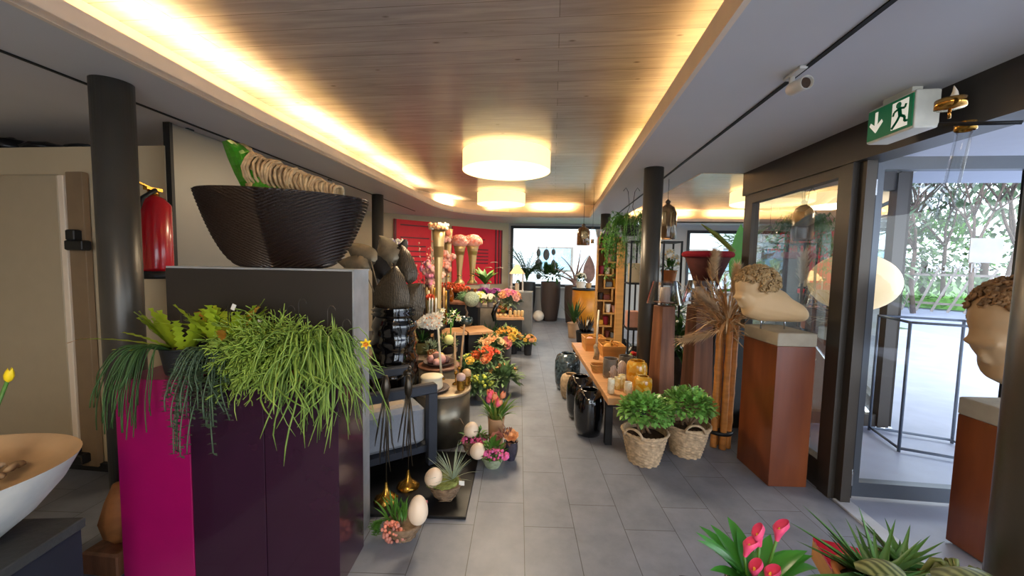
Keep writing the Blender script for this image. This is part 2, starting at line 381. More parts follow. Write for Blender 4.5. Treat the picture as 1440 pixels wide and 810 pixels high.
# wing wall of glass going right
b = MB()
wallbox(b, 3.26, 3.36, 4.10, 4.19, 0, 2.5)
wallbox(b, FX+.07, 3.26, 4.12, 4.19, 0, .12); wallbox(b, FX+.07, 3.26, 4.12, 4.19, 2.34, 2.54)
o = struct('window_4', b, bronze)
g = MB(); g.add([(FX+.07, 4.15, .12), (3.26, 4.15, .12), (3.26, 4.15, 2.34), (FX+.07, 4.15, 2.34)], [(0, 1, 2, 3)]); g.build('window_pane', MATS['facade_glass'], o)
# right wall nearer than the doorway (behind the near pillar), opened up to add daylight
b = MB(); wallbox(b, FX, FX+.1, -3, .1, 0, .2); wallbox(b, FX, FX+.1, -.1, .1, .2, 2.3); wallbox(b, FX, FX+.1, -3, -2.8, .2, 2.3); struct('wall_near_right', b, wallg)
# pillars --------------------------------------------------------------
def pillar(n, x, y, r=.085):
    b = MB(); b.lathe([(r, 0), (r, soff(y)+.01)], (x, y, 0), 32); b.lathe([(r+.004, 0), (r+.004, .05)], (x, y, 0), 32)
    return struct('trim_%d' % n, b, pillar_m)
pillar(9, -2.325, 1.845, .088)
pc = OS(920, 234); pillar(10, pc.x*1.02, pc.y*1.02, .092)
pc = OS(852, 301); pillar(11, pc.x, pc.y, .1)
pc = OS(531, 274); pillar(12, pc.x, pc.y, .085)
# ------------------------------------------------------------------ lamps and cove lights
shade_m = mat('lamp_shade', 'fff2d8', .6, var=.02, emit='ffdd9a', es=.75)
glow_m = mat('lamp_diffuser', 'fff2d8', .6, var=.02, emit='ffe6b0', es=1.3)
def drum(x, y, r, label):
    zt = soff(y)+.33; zb = zt-.25
    t = thing('ceiling_lamp', label, 'lamp', (x, y, zb), group='round drum ceiling lamps')
    b = MB(); b.lathe([(r, 0), (r, .21)], seg=48, caps=False); b.lathe([(r-.008, .0), (r-.008, .21)], seg=48, caps=False); b.build('lamp_shade', shade_m, t)
    b = MB(); b.lathe([(0, .004), (r*.6, .0), (r-.01, .008)], seg=48); b.build('diffuser', glow_m, t)
    b = MB(); b.lathe([(r*.5, .21), (r*.5, .25)], seg=32); b.build('ceiling_mount', lip_m, t)
    l = bpy.data.lights.new('lamp_light', 'AREA'); l.shape = 'DISK'; l.size = r*1.9; l.energy = 34; l.color = (1, .8, .55)
    o = bpy.data.objects.new('lamp_light', l); COL.objects.link(o); o.location = (x, y, zb-.01)
drum(-.56, 4.45, .5, 'large round glowing drum lamp on the plank ceiling, nearest the camera')
drum(-1.02, 7.4, .46, 'round glowing drum lamp on the plank ceiling, farther down the aisle')
drum(-.35, -1.2, .5, 'unseen round drum lamp added on the plank ceiling behind the camera as fill light')  # unseen lamp added to brighten the room from behind
p = G(1083, 290, 2.62); drum(p.x, p.y, .62, 'round glowing drum lamp over the glazed wing at the right')
led_m = mat('led_strip', 'ffe0a0', .5, emit='ffcf7a', es=6)
def led(p, q, power, n=1):
    p = Vector(p); q = Vector(q); L = (q-p).length; c = (p+q)/2; a = math.atan2(q.y-p.y, q.x-p.x)
    z = soff(max(p.y, q.y))+.05
    b = MB(); b.box((0, 0, 0), (L, .02, .012)); o = b.build('led_strip', led_m, loc=(c.x, c.y, z), rz=a, label='glowing light strip laid in the ceiling cove', category='light strip', group='light strips in the ceiling cove')
    l = bpy.data.lights.new('cove_light', 'AREA'); l.shape = 'RECTANGLE'; l.size = L; l.size_y = .03; l.energy = power*1.15; l.spread = R(112); l.color = WARM
    o = bpy.data.objects.new('cove_light', l); o.location = (c.x, c.y, z+.012); o.rotation_euler = (pi, 0, a); COL.objects.link(o)
def lx(y): return -1.87+(-.0517)*(y-0)-.12
for (a_, b_) in ((-2.8, -.9), (-.7, 1.25), (1.5, 2.85), (3.0, 4.5), (4.65, 5.6), (5.75, 6.9)): led((lx(a_), a_), (lx(b_), b_), 4.8*(b_-a_))
led((-2.36, 7.75), (-2.14, 8.4), 7); led((-1.5, 8.95), (-.95, 9.15), 6); led((-.55, 9.2), (.45, 9.22), 10)
for (a_, b_) in ((-2.8, .2), (.5, 3.4), (3.8, 8.6)): led((.58+.0245*a_+.2, a_), (.58+.0245*b_+.2, b_), 1.0*(b_-a_))
led((1.36, 4.8), (1.36, 9.6), 14); led((1.9, 10.35), (3.5, 10.35), 11); led((3.9, 10.35), (5.9, 10.35), 14)
# ------------------------------------------------------------------ common materials
black = mat('black_matte', '17171a', .5, var=.1); blackg = mat('black_gloss', '08080a', .06, var=.1, coat=.6, spec=.7)
brass = mat('brass', 'b78a3c', .25, .9, var=.1); gold = mat('gold_vase', 'cdb07a', .36, .7, var=.08, scale=4)
steel = mat('steel', 'b8babd', .25, .9); white = mat('white_ceramic', 'e9e4da', .35, var=.03)
eggm = mat('egg_shell', 'eed6bd', .35, var=.04, scale=3, sub=.1)
wax = mat('candle_wax', 'eee0c2', .5, var=.03, sub=.2); waxb = mat('candle_beige', 'd6ab7c', .5, var=.05, sub=.2)
soil = mat('soil', '3a2619', .95, var=.5, scale=60, bump=1, bscale=80)
lf_dark = mat('leaf_dark', '2f5226', .45, var=.35, scale=5); lf_mid = mat('leaf_mid', '4f8030', .42, var=.35, scale=5)
lf_lime = mat('leaf_lime', '9fb43a', .45, var=.25, scale=5); lf_grey = mat('leaf_grey', '8d9c7d', .6, var=.25, scale=8)
lf_gloss = mat('leaf_glossy', '7db058', .25, var=.4, scale=12, spec=.7); lf_olive = mat('leaf_olive', '7d8b3c', .5, var=.3, scale=6)
wick = mat('wicker', 'bba283', .75, var=.35, scale=30, bump=.25, bscale=90)
oak = mat('oak_wood', 'cc9450', .5, var=.18, scale=2, stretch=(1, 1, 8)); oaky = mat('pine_top', 'c9976a', .42, var=.2, scale=3, stretch=(2, 14, 2))
walnut = mat('walnut_beam', '5e3a28', .5, col2='936044', scale=2.0, stretch=(7, 7, .7), bump=.2)
greywood = mat('weathered_wood', '8f7f6c', .7, var=.25, scale=3, stretch=(2, 12, 2), bump=.3)
terra = mat('terracotta', 'b4703f', .75, var=.15, scale=5); concrete = mat('concrete', '9b9183', .85, var=.15, scale=7, bump=.3)
def pcol(name, c, **k): return mat(name, c, .55, var=.14, scale=20, **k)
pk = pcol('petal_pink', 'e0608f'); hot = pcol('petal_hotpink', 'd9509a'); sal = pcol('petal_salmon', 'ef8f72'); coral = pcol('petal_coral', 'ea5a3c')
yel = pcol('petal_yellow', 'efc14e'); peach = pcol('petal_peach', 'f0b07c'); whi = pcol('petal_white', 'f2ead6'); vio = pcol('petal_violet', '8a2a86'); lil = pcol('petal_lilac', 'a99bc0')
ygr = pcol('petal_lime', 'c9cf55'); palepk = pcol('petal_palepink', 'eeb3a4')
PR = pi*2
def rdir(lo=-1., hi=1.):
    a = rnd(0, PR); z = rnd(lo, hi); k = sqrt(max(0, 1-z*z)); return Vector((k*cos(a), k*sin(a), z))
def pot(mb, r0, r1, h, mi=0, c=(0, 0, 0), th=.012, seg=24, belly=0):
    pr = [(r0*.97, 0), (r0, .004)]
    for i in range(1, 6): t = i/6; pr.append((r0+(r1-r0)*t+belly*sin(pi*t), h*t))
    pr += [(r1, h*.97), (r1+.003, h), (r1-th, h), (r1-th*1.2, h*.86)]
    mb.lathe(pr, c, seg, mi, caps=False); mb.lathe([(0, .0), (r0*.97, 0)], c, seg, mi, caps=False)
def soilm(z, r): b = MB(); b.lathe([(r, z-.01), (r*.7, z+.004), (0, z+.008)], seg=18, fn=lambda p, a: (p.x, p.y, p.z+rnd(-.003, .003))); return b
def bush(mb, c, rad, n, L, w, droop=.4, lo=-.2, mi=(0,), spread=1., sc=(1, 1, 1), nseg=3, inner=.35, fold=.15):
    for _ in range(n):
        d = rdir(lo, 1.); s = rnd(inner, 1.)
        p = Vector(c)+Vector((d.x*sc[0], d.y*sc[1], d.z*sc[2]))*rad*s
        dd_ = (d+rdir()*.6*spread).normalized()
        mb.leaf(p, dd_, L*rnd(.7, 1.2), w*rnd(.8, 1.2), droop*rnd(.5, 1.5), random.choice(mi), nseg, fold)
def arch(mb, base, d, L, w, droop, mi=0, n=7, **k): mb.leaf(base, d, L, w, droop, mi, n, **k)
def rose(mb, c, r, mi=0, axis=(0, 0, 1), k=3):
    ax = Vector(axis).normalized(); q = Vector((0, 0, 1)).rotation_difference(ax); c = Vector(c)
    mb.ball(c+ax*r*.25, r*.5, mi, 8, 5)
    for ring in range(k):
        m = 4+ring; rr = r*(.35+.65*(ring+1)/k); el = 1.25-.95*ring/max(1, k-1)
        for i in range(m):
            a = PR*i/m+ring*.6; d = q @ Vector((cos(a)*cos(el), sin(a)*cos(el), sin(el)))
            mb.leaf(c, d, rr*1.15, r*(.75+.1*ring), .1, mi, 3, fold=.35, shape=lambda t: (sin(pi*min(1, t*.62+.02))), upv=ax)
def daisy(mb, c, r, mi=0, mc=1, axis=(0, 0, 1), n=10, el=.25):
    ax = Vector(axis).normalized(); q = Vector((0, 0, 1)).rotation_difference(ax); c = Vector(c)
    for i in range(n):
        a = PR*i/n; d = q @ Vector((cos(a)*cos(el), sin(a)*cos(el), sin(el)))
        mb.leaf(c, d, r, r*.5, .1, mi, 2, fold=.1, upv=ax, shape=lambda t: sin(pi*(t*.8+.08)))
    mb.ball(c+ax*r*.1, r*.22, mc, 6, 4)
def cluster(mb, c, R_, n, r, mi=(0,), lo=-.2, sc=(1, 1, 1), kind='ball'):
    for _ in range(n):
        d = rdir(lo, 1); p = Vector(c)+Vector((d.x*sc[0], d.y*sc[1], d.z*sc[2]))*R_
        if kind == 'ball': mb.ball(p, r*rnd(.8, 1.2), random.choice(mi), 6, 4)
        else: daisy(mb, p, r*rnd(.8, 1.2), random.choice(mi), random.choice(mi), d, 5, .3)
def tulip(mb, c, r, h, mi=0, axis=(0, 0, 1)):
    q = Vector((0, 0, 1)).rotation_difference(Vector(axis).normalized()).to_matrix()
    mb.lathe([(r*.2, 0), (r*.8, h*.2), (r, h*.5), (r*.8, h*.8), (r*.45, h)], c, 8, mi, rot=q, caps=False, fn=lambda p, a: (p.x*(1+.12*cos(3*a)), p.y*(1+.12*cos(3*a)), p.z+(.15*h*cos(3*a) if p.z > h*.9 else 0)))
def bez(p0, p1, p2, n=8):
    p0, p1, p2 = Vector(p0), Vector(p1), Vector(p2)
    return [p0*(1-t)**2+p1*2*t*(1-t)+p2*t*t for t in [i/n for i in range(n+1)]]
e1 = Vector((cos(TA), sin(TA), 0)); e2 = Vector((-sin(TA), cos(TA), 0))
# ================================================================== LEFT FOREGROUND
# partition with door
b = MB(); YW = 2.4
zt = A(60, 207, YW).z
XR = A(231, 214, YW).x
XD0, XD1 = -4.6, A(96, 400, YW).x
wz0 = 0.02; dz = A(50, 248, YW).z
b.prism([(A(92, 400, YW).x, YW), (XR, YW), (XR, YW+.08), (A(92, 400, YW).x, YW+.08)], 0, zt)
b.prism([(-4.55, YW), (A(92, 400, YW).x, YW), (A(92, 400, YW).x, YW+.08), (-4.55, YW+.08)], dz, zt)
b.prism([(-4.55, YW+.05), (-3.0, YW+.05), (-3.0, YW+.45), (-4.55, YW+.45)], zt-.02, zt)
struct('wall_partition', b, wallc)
doorm = mat('door_cream', 'b9a88c', .5, var=.03); edge_m = mat('door_edge_taupe', '8b7358', .6, var=.08)
b = MB(); b.box(((-4.4+XD1)/2, YW-.004, dz/2+.05), (XD1+4.4, .05, dz-.08), bev=.012)
o = struct('door_1', b, doorm)
b2 = MB(); xe = A(101, 400, YW-.03).x; b2.box(((XD1+xe)/2+.018, YW-.035, dz/2+.04), (.045, .03, dz-.08), bev=.006); b2.box((xe+.09, YW-.03, dz/2+.03), (.13, .04, dz-.02), bev=.004, mi=1); b2.build('door_frame', [lip_m, edge_m], o)
for py in (338, 636):
    hz_ = A(113, py, YW-.06).z; hx = A(113, py, YW-.06).x
    h = MB(); h.box((hx, YW-.075, hz_-.035), (.14, .06, .07), bev=.008); h.box((hx-.03, YW-.075, hz_+.035), (.07, .05, .075), bev=.008); h.build('hinge', black, o, label='black block hinge')
b = MB(); b.box(((-4.5+XR)/2, YW-.02, .03), (XR+4.5, .03, .06)); struct('baseboard_left', b, black)
# bags on top of the partition
bagm = mat('black_foil', '141215', .3, var=.3, bump=.8, bscale=12)
for i, (px, w, h, lb) in enumerate(((12, .3, .14, 'crumpled black bag on the partition top, left of the other bag'), (66, .26, .1, 'crumpled black bag on the partition top beside the grey pillar'))):
    p = A(px, 190, YW+.22); b = MB(); b.ball((0, 0, h*.5), 1, 0, 16, 10, (w/2, .16, h*.5), noise=.1); single('plastic_bag', b, bagm, lb, 'bag', (p.x, YW+.24, zt))
# coiled hose
b = MB()
for k in range(3): b.tube([(.11*cos(t*.4)*(1+.06*k), .1*sin(t*.4), .012+.022*k+.004*sin(t)) for t in range(17)], .011, 6)
p = A(112, 195, YW+.2); single('coiled_cable', b, black, 'black cable coiled flat on the partition top', 'cable', (p.x, YW+.24, zt+.002))
# fire extinguisher
pe = A(218, 330, YW-.125); zb_, zt_ = A(216, 391, YW-.1).z, A(216, 276, YW-.1).z
redm = mat('extinguisher_red', 'c01220', .25, var=.05, coat=.5)
t = thing('fire_extinguisher', 'red fire extinguisher hung on the cream wall beside the pillar', 'fire extinguisher', (pe.x, YW-.125, zb_))
hh = zt_-zb_
b = MB(); b.lathe([(.088, .05), (.091, .07), (.091, hh-.06), (.06, hh-.02), (.03, hh)], seg=28); b.build('tank', redm, t)
b = MB(); b.lathe([(.088, 0), (.092, .01), (.092, .05)], seg=28); b.build('base_ring', black, t)
b = MB(); b.lathe([(.03, hh), (.03, hh+.03)], seg=14); b.box((0, 0, hh+.04), (.03, .1, .02)); b.box((0, -.05, hh+.055), (.025, .1, .008), rx=-.3); b.build('valve', brass, t)
b = MB(); b.tube([(.0, 0, hh+.02), (.05, -.03, hh+.03), (.05, -.11, hh-.03), (.02, -.13, hh-.15), (.01, -.13, hh-.28)], .013, 8); b.build('hose', black, t)
b = MB(); b.lathe([(.017, 0), (.017, .03)], (.01, -.13, hh-.31), 10); b.build('nozzle', steel, t)
b = MB(); b.box((0, .11, hh*.6), (.04, .03, .2)); b.build('wall_bracket', black, t)
# sliding panel on the track
pm = mat('sliding_panel_grey', '8c877e', .4, .2, var=.04, scale=2)
b = MB(); b.box((0, 1.1, .53), (.03, 2.2, 1.9), bev=.004); b.box((-.0, -.005, .53), (.045, .03, 1.9), mi=1)
b.box((0, .15, 1.5), (.02, .06, .05), mi=1)
t0 = thing('sliding_panel', 'large plain grey sliding panel hung from the ceiling track behind the woven bowl', 'panel', (-2.635, 2.43, .95))
MB().box((0, 1.1, .58), (.03, 2.2, 1.9), bev=.004).build('panel_board', pm, t0)
MB().box((0, -.012, .58), (.05, .022, 1.9)).build('edge_profile', black, t0)
for yy in (.15, 1.9): MB().box((0, yy, 1.535), (.02, .05, .03)).build('track_hanger', black, t0)
# pedestals
CF = Vector((-.97, 1.64, 0))
mag = mat('magenta_lacquer', '930d55', .3, var=.05, coat=.25); pur = mat('purple_lacquer', '301629', .2, var=.06, coat=.4)
for i, (m, lb) in enumerate(((pur, 'dark purple lacquered pedestal at the right end of the three, beside the zinc block'), (pur, 'dark purple lacquered pedestal in the middle, between the magenta one and the other purple one'), (mag, 'magenta lacquered pedestal in front of the grey pillar'))):
    c = CF-e1*(.175+.352*i)+e2*.14
    b = MB(); b.box((0, 0, .5), (.348, .28, 1.0), bev=.003)
    single('display_pedestal', b, m, lb, 'pedestal', (c.x, c.y, 0), TA, None)
# zinc block
zinc = mat('zinc_sheet', 'a6a9ad', .42, .35, var=.25, scale=5, bump=.1); darkp = mat('dark_taupe_panel', '2a241f', .6, var=.12, scale=2)
t = thing('tall_block', 'tall dark block with zinc end carrying the woven bowl', 'plinth', tuple(CF-e1*.055+e2*.285), TA)
MB().box((-.50, .1, .757), (1.0, .2, 1.51), bev=.003).build('body', darkp, t)
MB().box((.004, .1, .757), (.008, .2, 1.51)).build('end_sheet', zinc, t, label='mottled zinc end sheet')
MB().box((-.49, .1, 1.517), (1.005, .205, .01)).build('top_sheet', zinc, t)
# woven bowl
bc = CF-e1*.475+e2*.385
H0 = A(400, 274, bc.y).z-1.523
wv = mat('woven_bowl_brown', '20110c', .3, var=.5, scale=60, spec=.8, bump=.25, bscale=120)
t = thing('woven_bowl', 'big dark brown woven boat-shaped bowl on the tall block', 'bowl', (bc.x, bc.y, 1.523), TA)
b = MB(); NP = 130; SG = 220; vs = []
for j in range(NP+1):
    s_ = j/NP; rx_ = .205+.25*(s_**.45); ry_ = .085+.15*(s_**.7)
    for i in range(SG):
        a = PR*i/SG; x = rx_*cos(a); y = ry_*sin(a)
        ph = (s_*H0 - .42*abs(x))/.0155
        k = 1+.034*sin(PR*ph)*(1 if s_ < .985 else 0)
        vs.append((x*k, y*(1+(k-1)*2), s_*H0-.02*(x/.5)*s_))
fs = [[j*SG+i, j*SG+(i+1) % SG, (j+1)*SG+(i+1) % SG, (j+1)*SG+i] for j in range(NP) for i in range(SG)]
o_ = len(vs)
for s_ in (1, .2):
    rx_ = (.205+.25*(s_**.45))*.95; ry_ = (.085+.15*(s_**.7))*.9
    vs += [(rx_*cos(PR*i/SG), ry_*sin(PR*i/SG), s_*H0-.02*(rx_*cos(PR*i/SG)/.5)*s_) for i in range(SG)]
fs += [[NP*SG+i, NP*SG+(i+1) % SG, o_+(i+1) % SG, o_+i] for i in range(SG)]+[[o_+i, o_+(i+1) % SG, o_+SG+(i+1) % SG, o_+SG+i] for i in range(SG)]
fs += [list(range(SG))[::-1], [o_+SG+i for i in range(SG)]]
b.add(vs, fs, 0, True); b.build('bowl_body', wv, t)
# banana leaf and raffia roll in the bowl
ban = mat('banana_leaf', '3f8a1e', .35, var=.2, scale=3, stretch=(14, 1, 1)); raf = mat('raffia_roll', '9a7a58', .7, col2='d8b98a', scale=22, bump=.5)
def smooth(pts, n):
    out = []
    for i in range(n+1):
        u = i/n*(len(pts)-1); k = min(int(u), len(pts)-2); f = u-k; out.append((pts[k][0]*(1-f)+pts[k+1][0]*f, pts[k][1]*(1-f)+pts[k+1][1]*f))
    return out
lf_ = smooth([(312, 199), (320, 222), (329, 243), (343, 270), (395, 285)], 16)
rt_ = smooth([(323, 196), (342, 205), (351, 213), (354, 231), (368, 238), (379, 242), (383, 254), (399, 261), (415, 272)], 16)
b = MB(); G_ = []
for i in range(17):
    row = []
    for k in range(6):
        f = k/5; px = lf_[i][0]*(1-f)+rt_[i][0]*f; py = lf_[i][1]*(1-f)+rt_[i][1]*f
        row.append(A(px, py, 2.0-.05*sin(pi*f)+.012*sin(i*1.7+k)))
    row.append(A(rt_[i][0]+7+3*(i % 3), rt_[i][1]+4-3*(i % 2), 1.99)); G_.append(row)
for i in range(16):
    for k in range(6): b.add([G_[i][k], G_[i][k+1], G_[i+1][k+1], G_[i+1][k]], [(0, 1, 2, 3)], 1 if k == 5 else 0, True)
o0 = (bc.x, bc.y, 1.523)
b.v = [(x-o0[0], y-o0[1], z-o0[2]) for x, y, z in b.v]
single('banana_leaf', b, [ban, raf], 'torn green banana leaf piece standing in the woven bowl', 'leaf', o0)
r0 = A(360, 240, 2.02); r1 = A(474, 272, 2.0)
b = MB()
for k in range(26):
    s_ = k/25; c = r0+(r1-r0)*s_+Vector((0, .0, 0)); rad = .092-.052*s_
    b.tube([c+Vector((.012*sin(a*1.0+k), cos(a)*rad, sin(a)*rad))+Vector((rnd(-.006, .006), 0, rnd(-.004, .004))) for a in [PR*q_/12 for q_ in range(13)]], .0085, 5)
b.tube([r0, r1], [.07, .035], 10)
b.tube([r0+Vector((0, 0, -.03)), Vector((r0.x+.1, r0.y, 1.60))], .06, 8)
b.v = [(x-o0[0], y-o0[1], z-o0[2]) for x, y, z in b.v]
single('raffia_roll', b, raf, 'curly roll of dried raffia lying in the woven bowl', 'dried plant roll', o0)
# plants on pedestals -------------------------------------------------
hookm = mat('wire_hook', '4a4541', .4, .6); tagm = mat('white_tag', 'eeeeea', .5)
def hook(t, x, y, z0, h, lab=False, bend=.02):
    b = MB(); pts = [(x, y, z0), (x, y, z0+h-.05)]+[(x+bend-bend*cos(a), y, z0+h-.05+bend*1.4*sin(a)) for a in (.4, .9, 1.4, 2., 2.6, 3.1)]
    b.tube(pts, .0022, 5); b.build('hanger_hook', hookm, t)
    if lab:
        b = MB(); b.box((x+bend, y-.004, z0+h-.02), (.02, .003, .03), ry=.4); b.build('price_tag', tagm, t)
def strand_path(p0, out, reach, rise, fall, n=9, jit=.35):
    p0 = Vector(p0); o_ = Vector(out).normalized(); pts = []; sd = Vector((-o_.y, o_.x, 0)); c1, c2, ph = rnd(-jit, jit), rnd(-jit, jit)*.4, rnd(0, 6)
    for i in range(n+1):
        s_ = i/n; pts.append(p0+o_*reach*(1-(1-s_)**2.2)+sd*reach*(c1*s_+c2*sin(s_*5+ph)*s_)+Vector((0, 0, rise*sin(pi*min(1, s_*1.6))*(1 if s_ < .625 else 0)-fall*max(0, s_-.25)**1.5/.65)))
    return pts
zigm = mat('zigzag_stem', 'a0b62c', .42, var=.3, scale=9); zigo = mat('zigzag_tip_orange', 'e59a3a', .45, var=.2)
darkf = mat('dark_fern', '3a5a2c', .55, var=.35, scale=6); rhips = mat('mistletoe_green', '86a040', .5, var=.3, scale=8); rh2 = mat('strap_green', '55772c', .45, col2='93ad4e', scale=9)
bluesuc = mat('string_succulent', '4a6048', .55, var=.3, scale=20)
zz = lambda t: (.45+.55*abs(((t*6) % 1)*2-1))*(1 if t < .9 else .7)
# A: dark pot, zigzag cactus + dark fern
pA = CF-e1*.83+e2*.13
t = thing('hanging_pot_plant', 'zigzag-leaved cactus in a round dark hanging pot with stems reaching left', 'potted plant', (pA.x, pA.y, 1.0), TA)
b = MB(); pot(b, .075, .095, .13); b.build('pot', mat('anthracite_pot', '202225', .5), t); soilm(.12, .08).build('soil', soil, t)
b = MB()
for k in range(26):
    a = rnd(0, PR); b.leaf((.04*cos(a), .04*sin(a), .12), (cos(a)*.75, sin(a)*.5, rnd(.9, 1.6)), rnd(.14, .25), .045, rnd(0, .8), 0, 12, .05, shape=zz)
for (dx, dy, dz_, L_) in ((-1, -.25, .32, .36), (-1, -.1, .55, .22), (.5, -.9, .5, .16), (-.4, -1, .3, .15), (-.8, -.5, .2, .2)):
    b.leaf((-.04, -.04, .13), (dx, dy, dz_), L_, .03, .35, 0, 12, .05, shape=zz)
b.leaf((-.36, -.12, .185), (-1, -.2, -.2), .07, .032, .3, 1, 5, .05, shape=zz)
b.build('foliage', [zigm, zigo], t)
b = MB()
for k in range(46):
    x0 = rnd(-.14, -.02); pts = strand_path((x0*.5, -.05, .12), (rnd(-1.0, .1), -.75, 0), rnd(.12, .24), .04, rnd(.1, .36), 14)
    b.tube(pts, .0025, 4)
    for i in range(2, len(pts)-1):
        for s_ in (-1, 1): b.leaf(pts[i], (s_*.8+rnd(-.3, .3), rnd(-.6, .2), rnd(-.9, .2)), .03, .008, .3, 0, 1)
b.build('trailing_stems', darkf, t); hook(t, -.01, 0, .13, .2); hook(t, -.09, .02, .13, .1)
# B: second pot with orange tinted lobes, trailing strings
pB = CF-e1*.62+e2*.14
t = thing('hanging_pot_plant', 'lobed yellow-green cactus with orange tips above blue-green trailing strings, on the middle pedestal', 'potted plant', (pB.x, pB.y, 1.0), TA)
b = MB(); pot(b, .07, .09, .12); b.build('pot', MATS['anthracite_pot'], t); soilm(.11, .075).build('soil', soil, t)
b = MB()
for k in range(40):
    a = rnd(0, PR); b.leaf((.04*cos(a), .04*sin(a), .13), (cos(a), sin(a)*.7, rnd(.9, 2.2)), rnd(.16, .28), .045, rnd(.2, 1.4), 1 if k % 9 == 0 else 0, 12, .05, shape=zz)
b.build('foliage', [zigm, zigo], t)
b = MB()
for k in range(34):
    x0 = rnd(-.12, .16); pts = strand_path((x0*.4, -.05, .11), (x0*3, -1, 0), rnd(.17, .23), .05, rnd(.06, .3) if k > 5 else .4, 18)
    b.tube(pts, .003, 4)
    for i in range(2, len(pts)):
        for s_ in (-1, 1): b.leaf(pts[i], (s_, -.2, rnd(-.4, .3)), .024, .014, .3, 0, 2)
b.build('trailing_stems', bluesuc, t); hook(t, .02, 0, .13, .22, True); hook(t, -.03, .05, .13, .24)
# C: mistletoe cactus
def mistle(t, n, x0, x1, reach, L0_, L1_, m, r=.0028, depth=4, z0=.12):
    b = MB()
    def rec(p, d, k):
        L_ = rnd(.028, .055); q = p+d*L_
        if q.y > -.14 and q.z < .02: q.z = .02
        b.tube([p, (p+q)/2+rdir()*.004, q], r*(.7+.15*k), 4)
        if k > 0:
            for _ in range(random.choice((1, 2, 2))): rec(q, (d+rdir()*.65+Vector((0, -.12, -.22))).normalized(), k-1)
    for _ in range(n):
        p = Vector((rnd(x0, x1), rnd(-.07, .06), z0+rnd(0, .07))); d = Vector((rnd(-.9, .9), rnd(-1, .15), rnd(.0, .9))).normalized()
        rec(p, d, depth)
    b.build('foliage', m, t)
pC = CF-e1*.40+e2*.14
t = thing('hanging_pot_plant', 'bushy yellow-green mistletoe cactus of short forking twigs on the pedestals', 'potted plant', (pC.x, pC.y, 1.0), TA)
b = MB(); pot(b, .07, .09, .12); b.build('pot', MATS['anthracite_pot'], t)
mistle(t, 150, -.06, .13, .2, 0, 0, rhips, .0030, 5, .06); hook(t, -.06, -.02, .16, .12, True); hook(t, .06, .04, .16, .2)
# D: strap rhipsalis in terracotta
pD = CF-e1*.17+e2*.13
t = thing('hanging_pot_plant', 'long hanging strap-stemmed cactus in a terracotta pot at the right corner of the pedestals', 'potted plant', (pD.x, pD.y, 1.0), TA)
b = MB(); pot(b, .08, .1, .055, c=(-.03, -.02, 0)); b.build('pot', mat('orange_clay', 'b5562a', .6), t)
b = MB()
for k in range(260):
    a = rnd(-2.2, .5); ph = rnd(0, 1)
    o_ = Vector((cos(a), -abs(sin(a)) if random.random() < .8 else abs(sin(a))*.5, 0))
    if k % 3 == 0: o_ = Vector((1, -.5, 0))*1
    reach = rnd(.10, .25)*(1 if o_.x > -.3 else 1.3)
    fall = rnd(.03, .2) if o_.x < .2 else rnd(.06, .38)
    pts = strand_path((rnd(-.08, .06), rnd(-.06, .04), rnd(.06, .12)), o_, reach, rnd(.02, .15), fall, 9, 1.1)
    pts = [Vector((p.x, p.y, max(p.z, .012)) if (p.y > -.135 and p.x < .14 and p.x > -.3) else p) for p in pts]
    b.tube(pts, [.0042]*6+[.0038, .0034, .003, .001], 4, flat=.6)
for k in range(12):
    b.leaf((rnd(-.05, .1), 0, .1), (rnd(-.3, .6), rnd(-.3, .3), 1.5), rnd(.12, .24), .012, .4, 0, 6)
b.build('foliage', rh2, t); hook(t, .06, 0, .1, .27); hook(t, .12, .03, .1, .2); hook(t, -.1, .03, .1, .3)
# daffodil poking out at the right
t = thing('daffodil', 'single yellow daffodil nodding beside the zinc end', 'flower', tuple(CF+e1*.0+e2*.2+Vector((0, 0, 1.0))))
MB().tube([(-.04, 0, .0), (-.03, 0, .1), (.02, -.02, .17), (.07, -.04, .165)], .003, 5).build('stem', lf_mid, t)
b = MB(); daisy(b, (.075, -.045, .16), .028, 0, 1, (.5, -1, 0), 6, .1); b.lathe([(.006, 0), (.011, .018), (.013, .02)], (.075, -.045, .16), 10, 1, rot=Euler((pi/2, 0, .4)).to_matrix(), caps=False)
b.build('blossom', [mat('daffodil_yellow', 'f2d21c', .5), zigo], t)
# stone bowl bottom left --------------------------------------------
stn = mat('pale_stone_bowl', 'cfcdc6', .6, col2='aeb0b0', scale=6, bump=.15); inn = mat('bowl_inner_sand', 'c9a67e', .7, var=.08)
sbz = .55
sc_ = Vector((-2.08, 1.03, 0)); rz_ = .27
t = thing('stone_bowl', 'wide pale stone bowl on the dark table at the left edge', 'bowl', (sc_.x, sc_.y, sbz), .0)
b = MB(); pr = [(.1, 0), (.16, .01), (.245, rz_*.32), (.315, rz_*.66), (.36, rz_)]
sq = lambda p, a: (p.x*1.02, p.y*.96, p.z+(.008*cos(2*a)*p.z/.3))
b.lathe(pr, seg=56, fn=sq, caps=False); b.lathe([(0, 0), (.1, 0)], seg=56, fn=sq, caps=False); b.build('bowl_body', stn, t)
b = MB(); b.lathe([(.36, rz_), (.345, rz_-.004), (.31, rz_*.86), (.26, rz_*.78), (0, rz_*.74)], seg=56, fn=sq, caps=False); b.build('bowl_inside', inn, t)
bark = mat('bark_chips', 'b59a76', .8, col2='6a4530', scale=14)
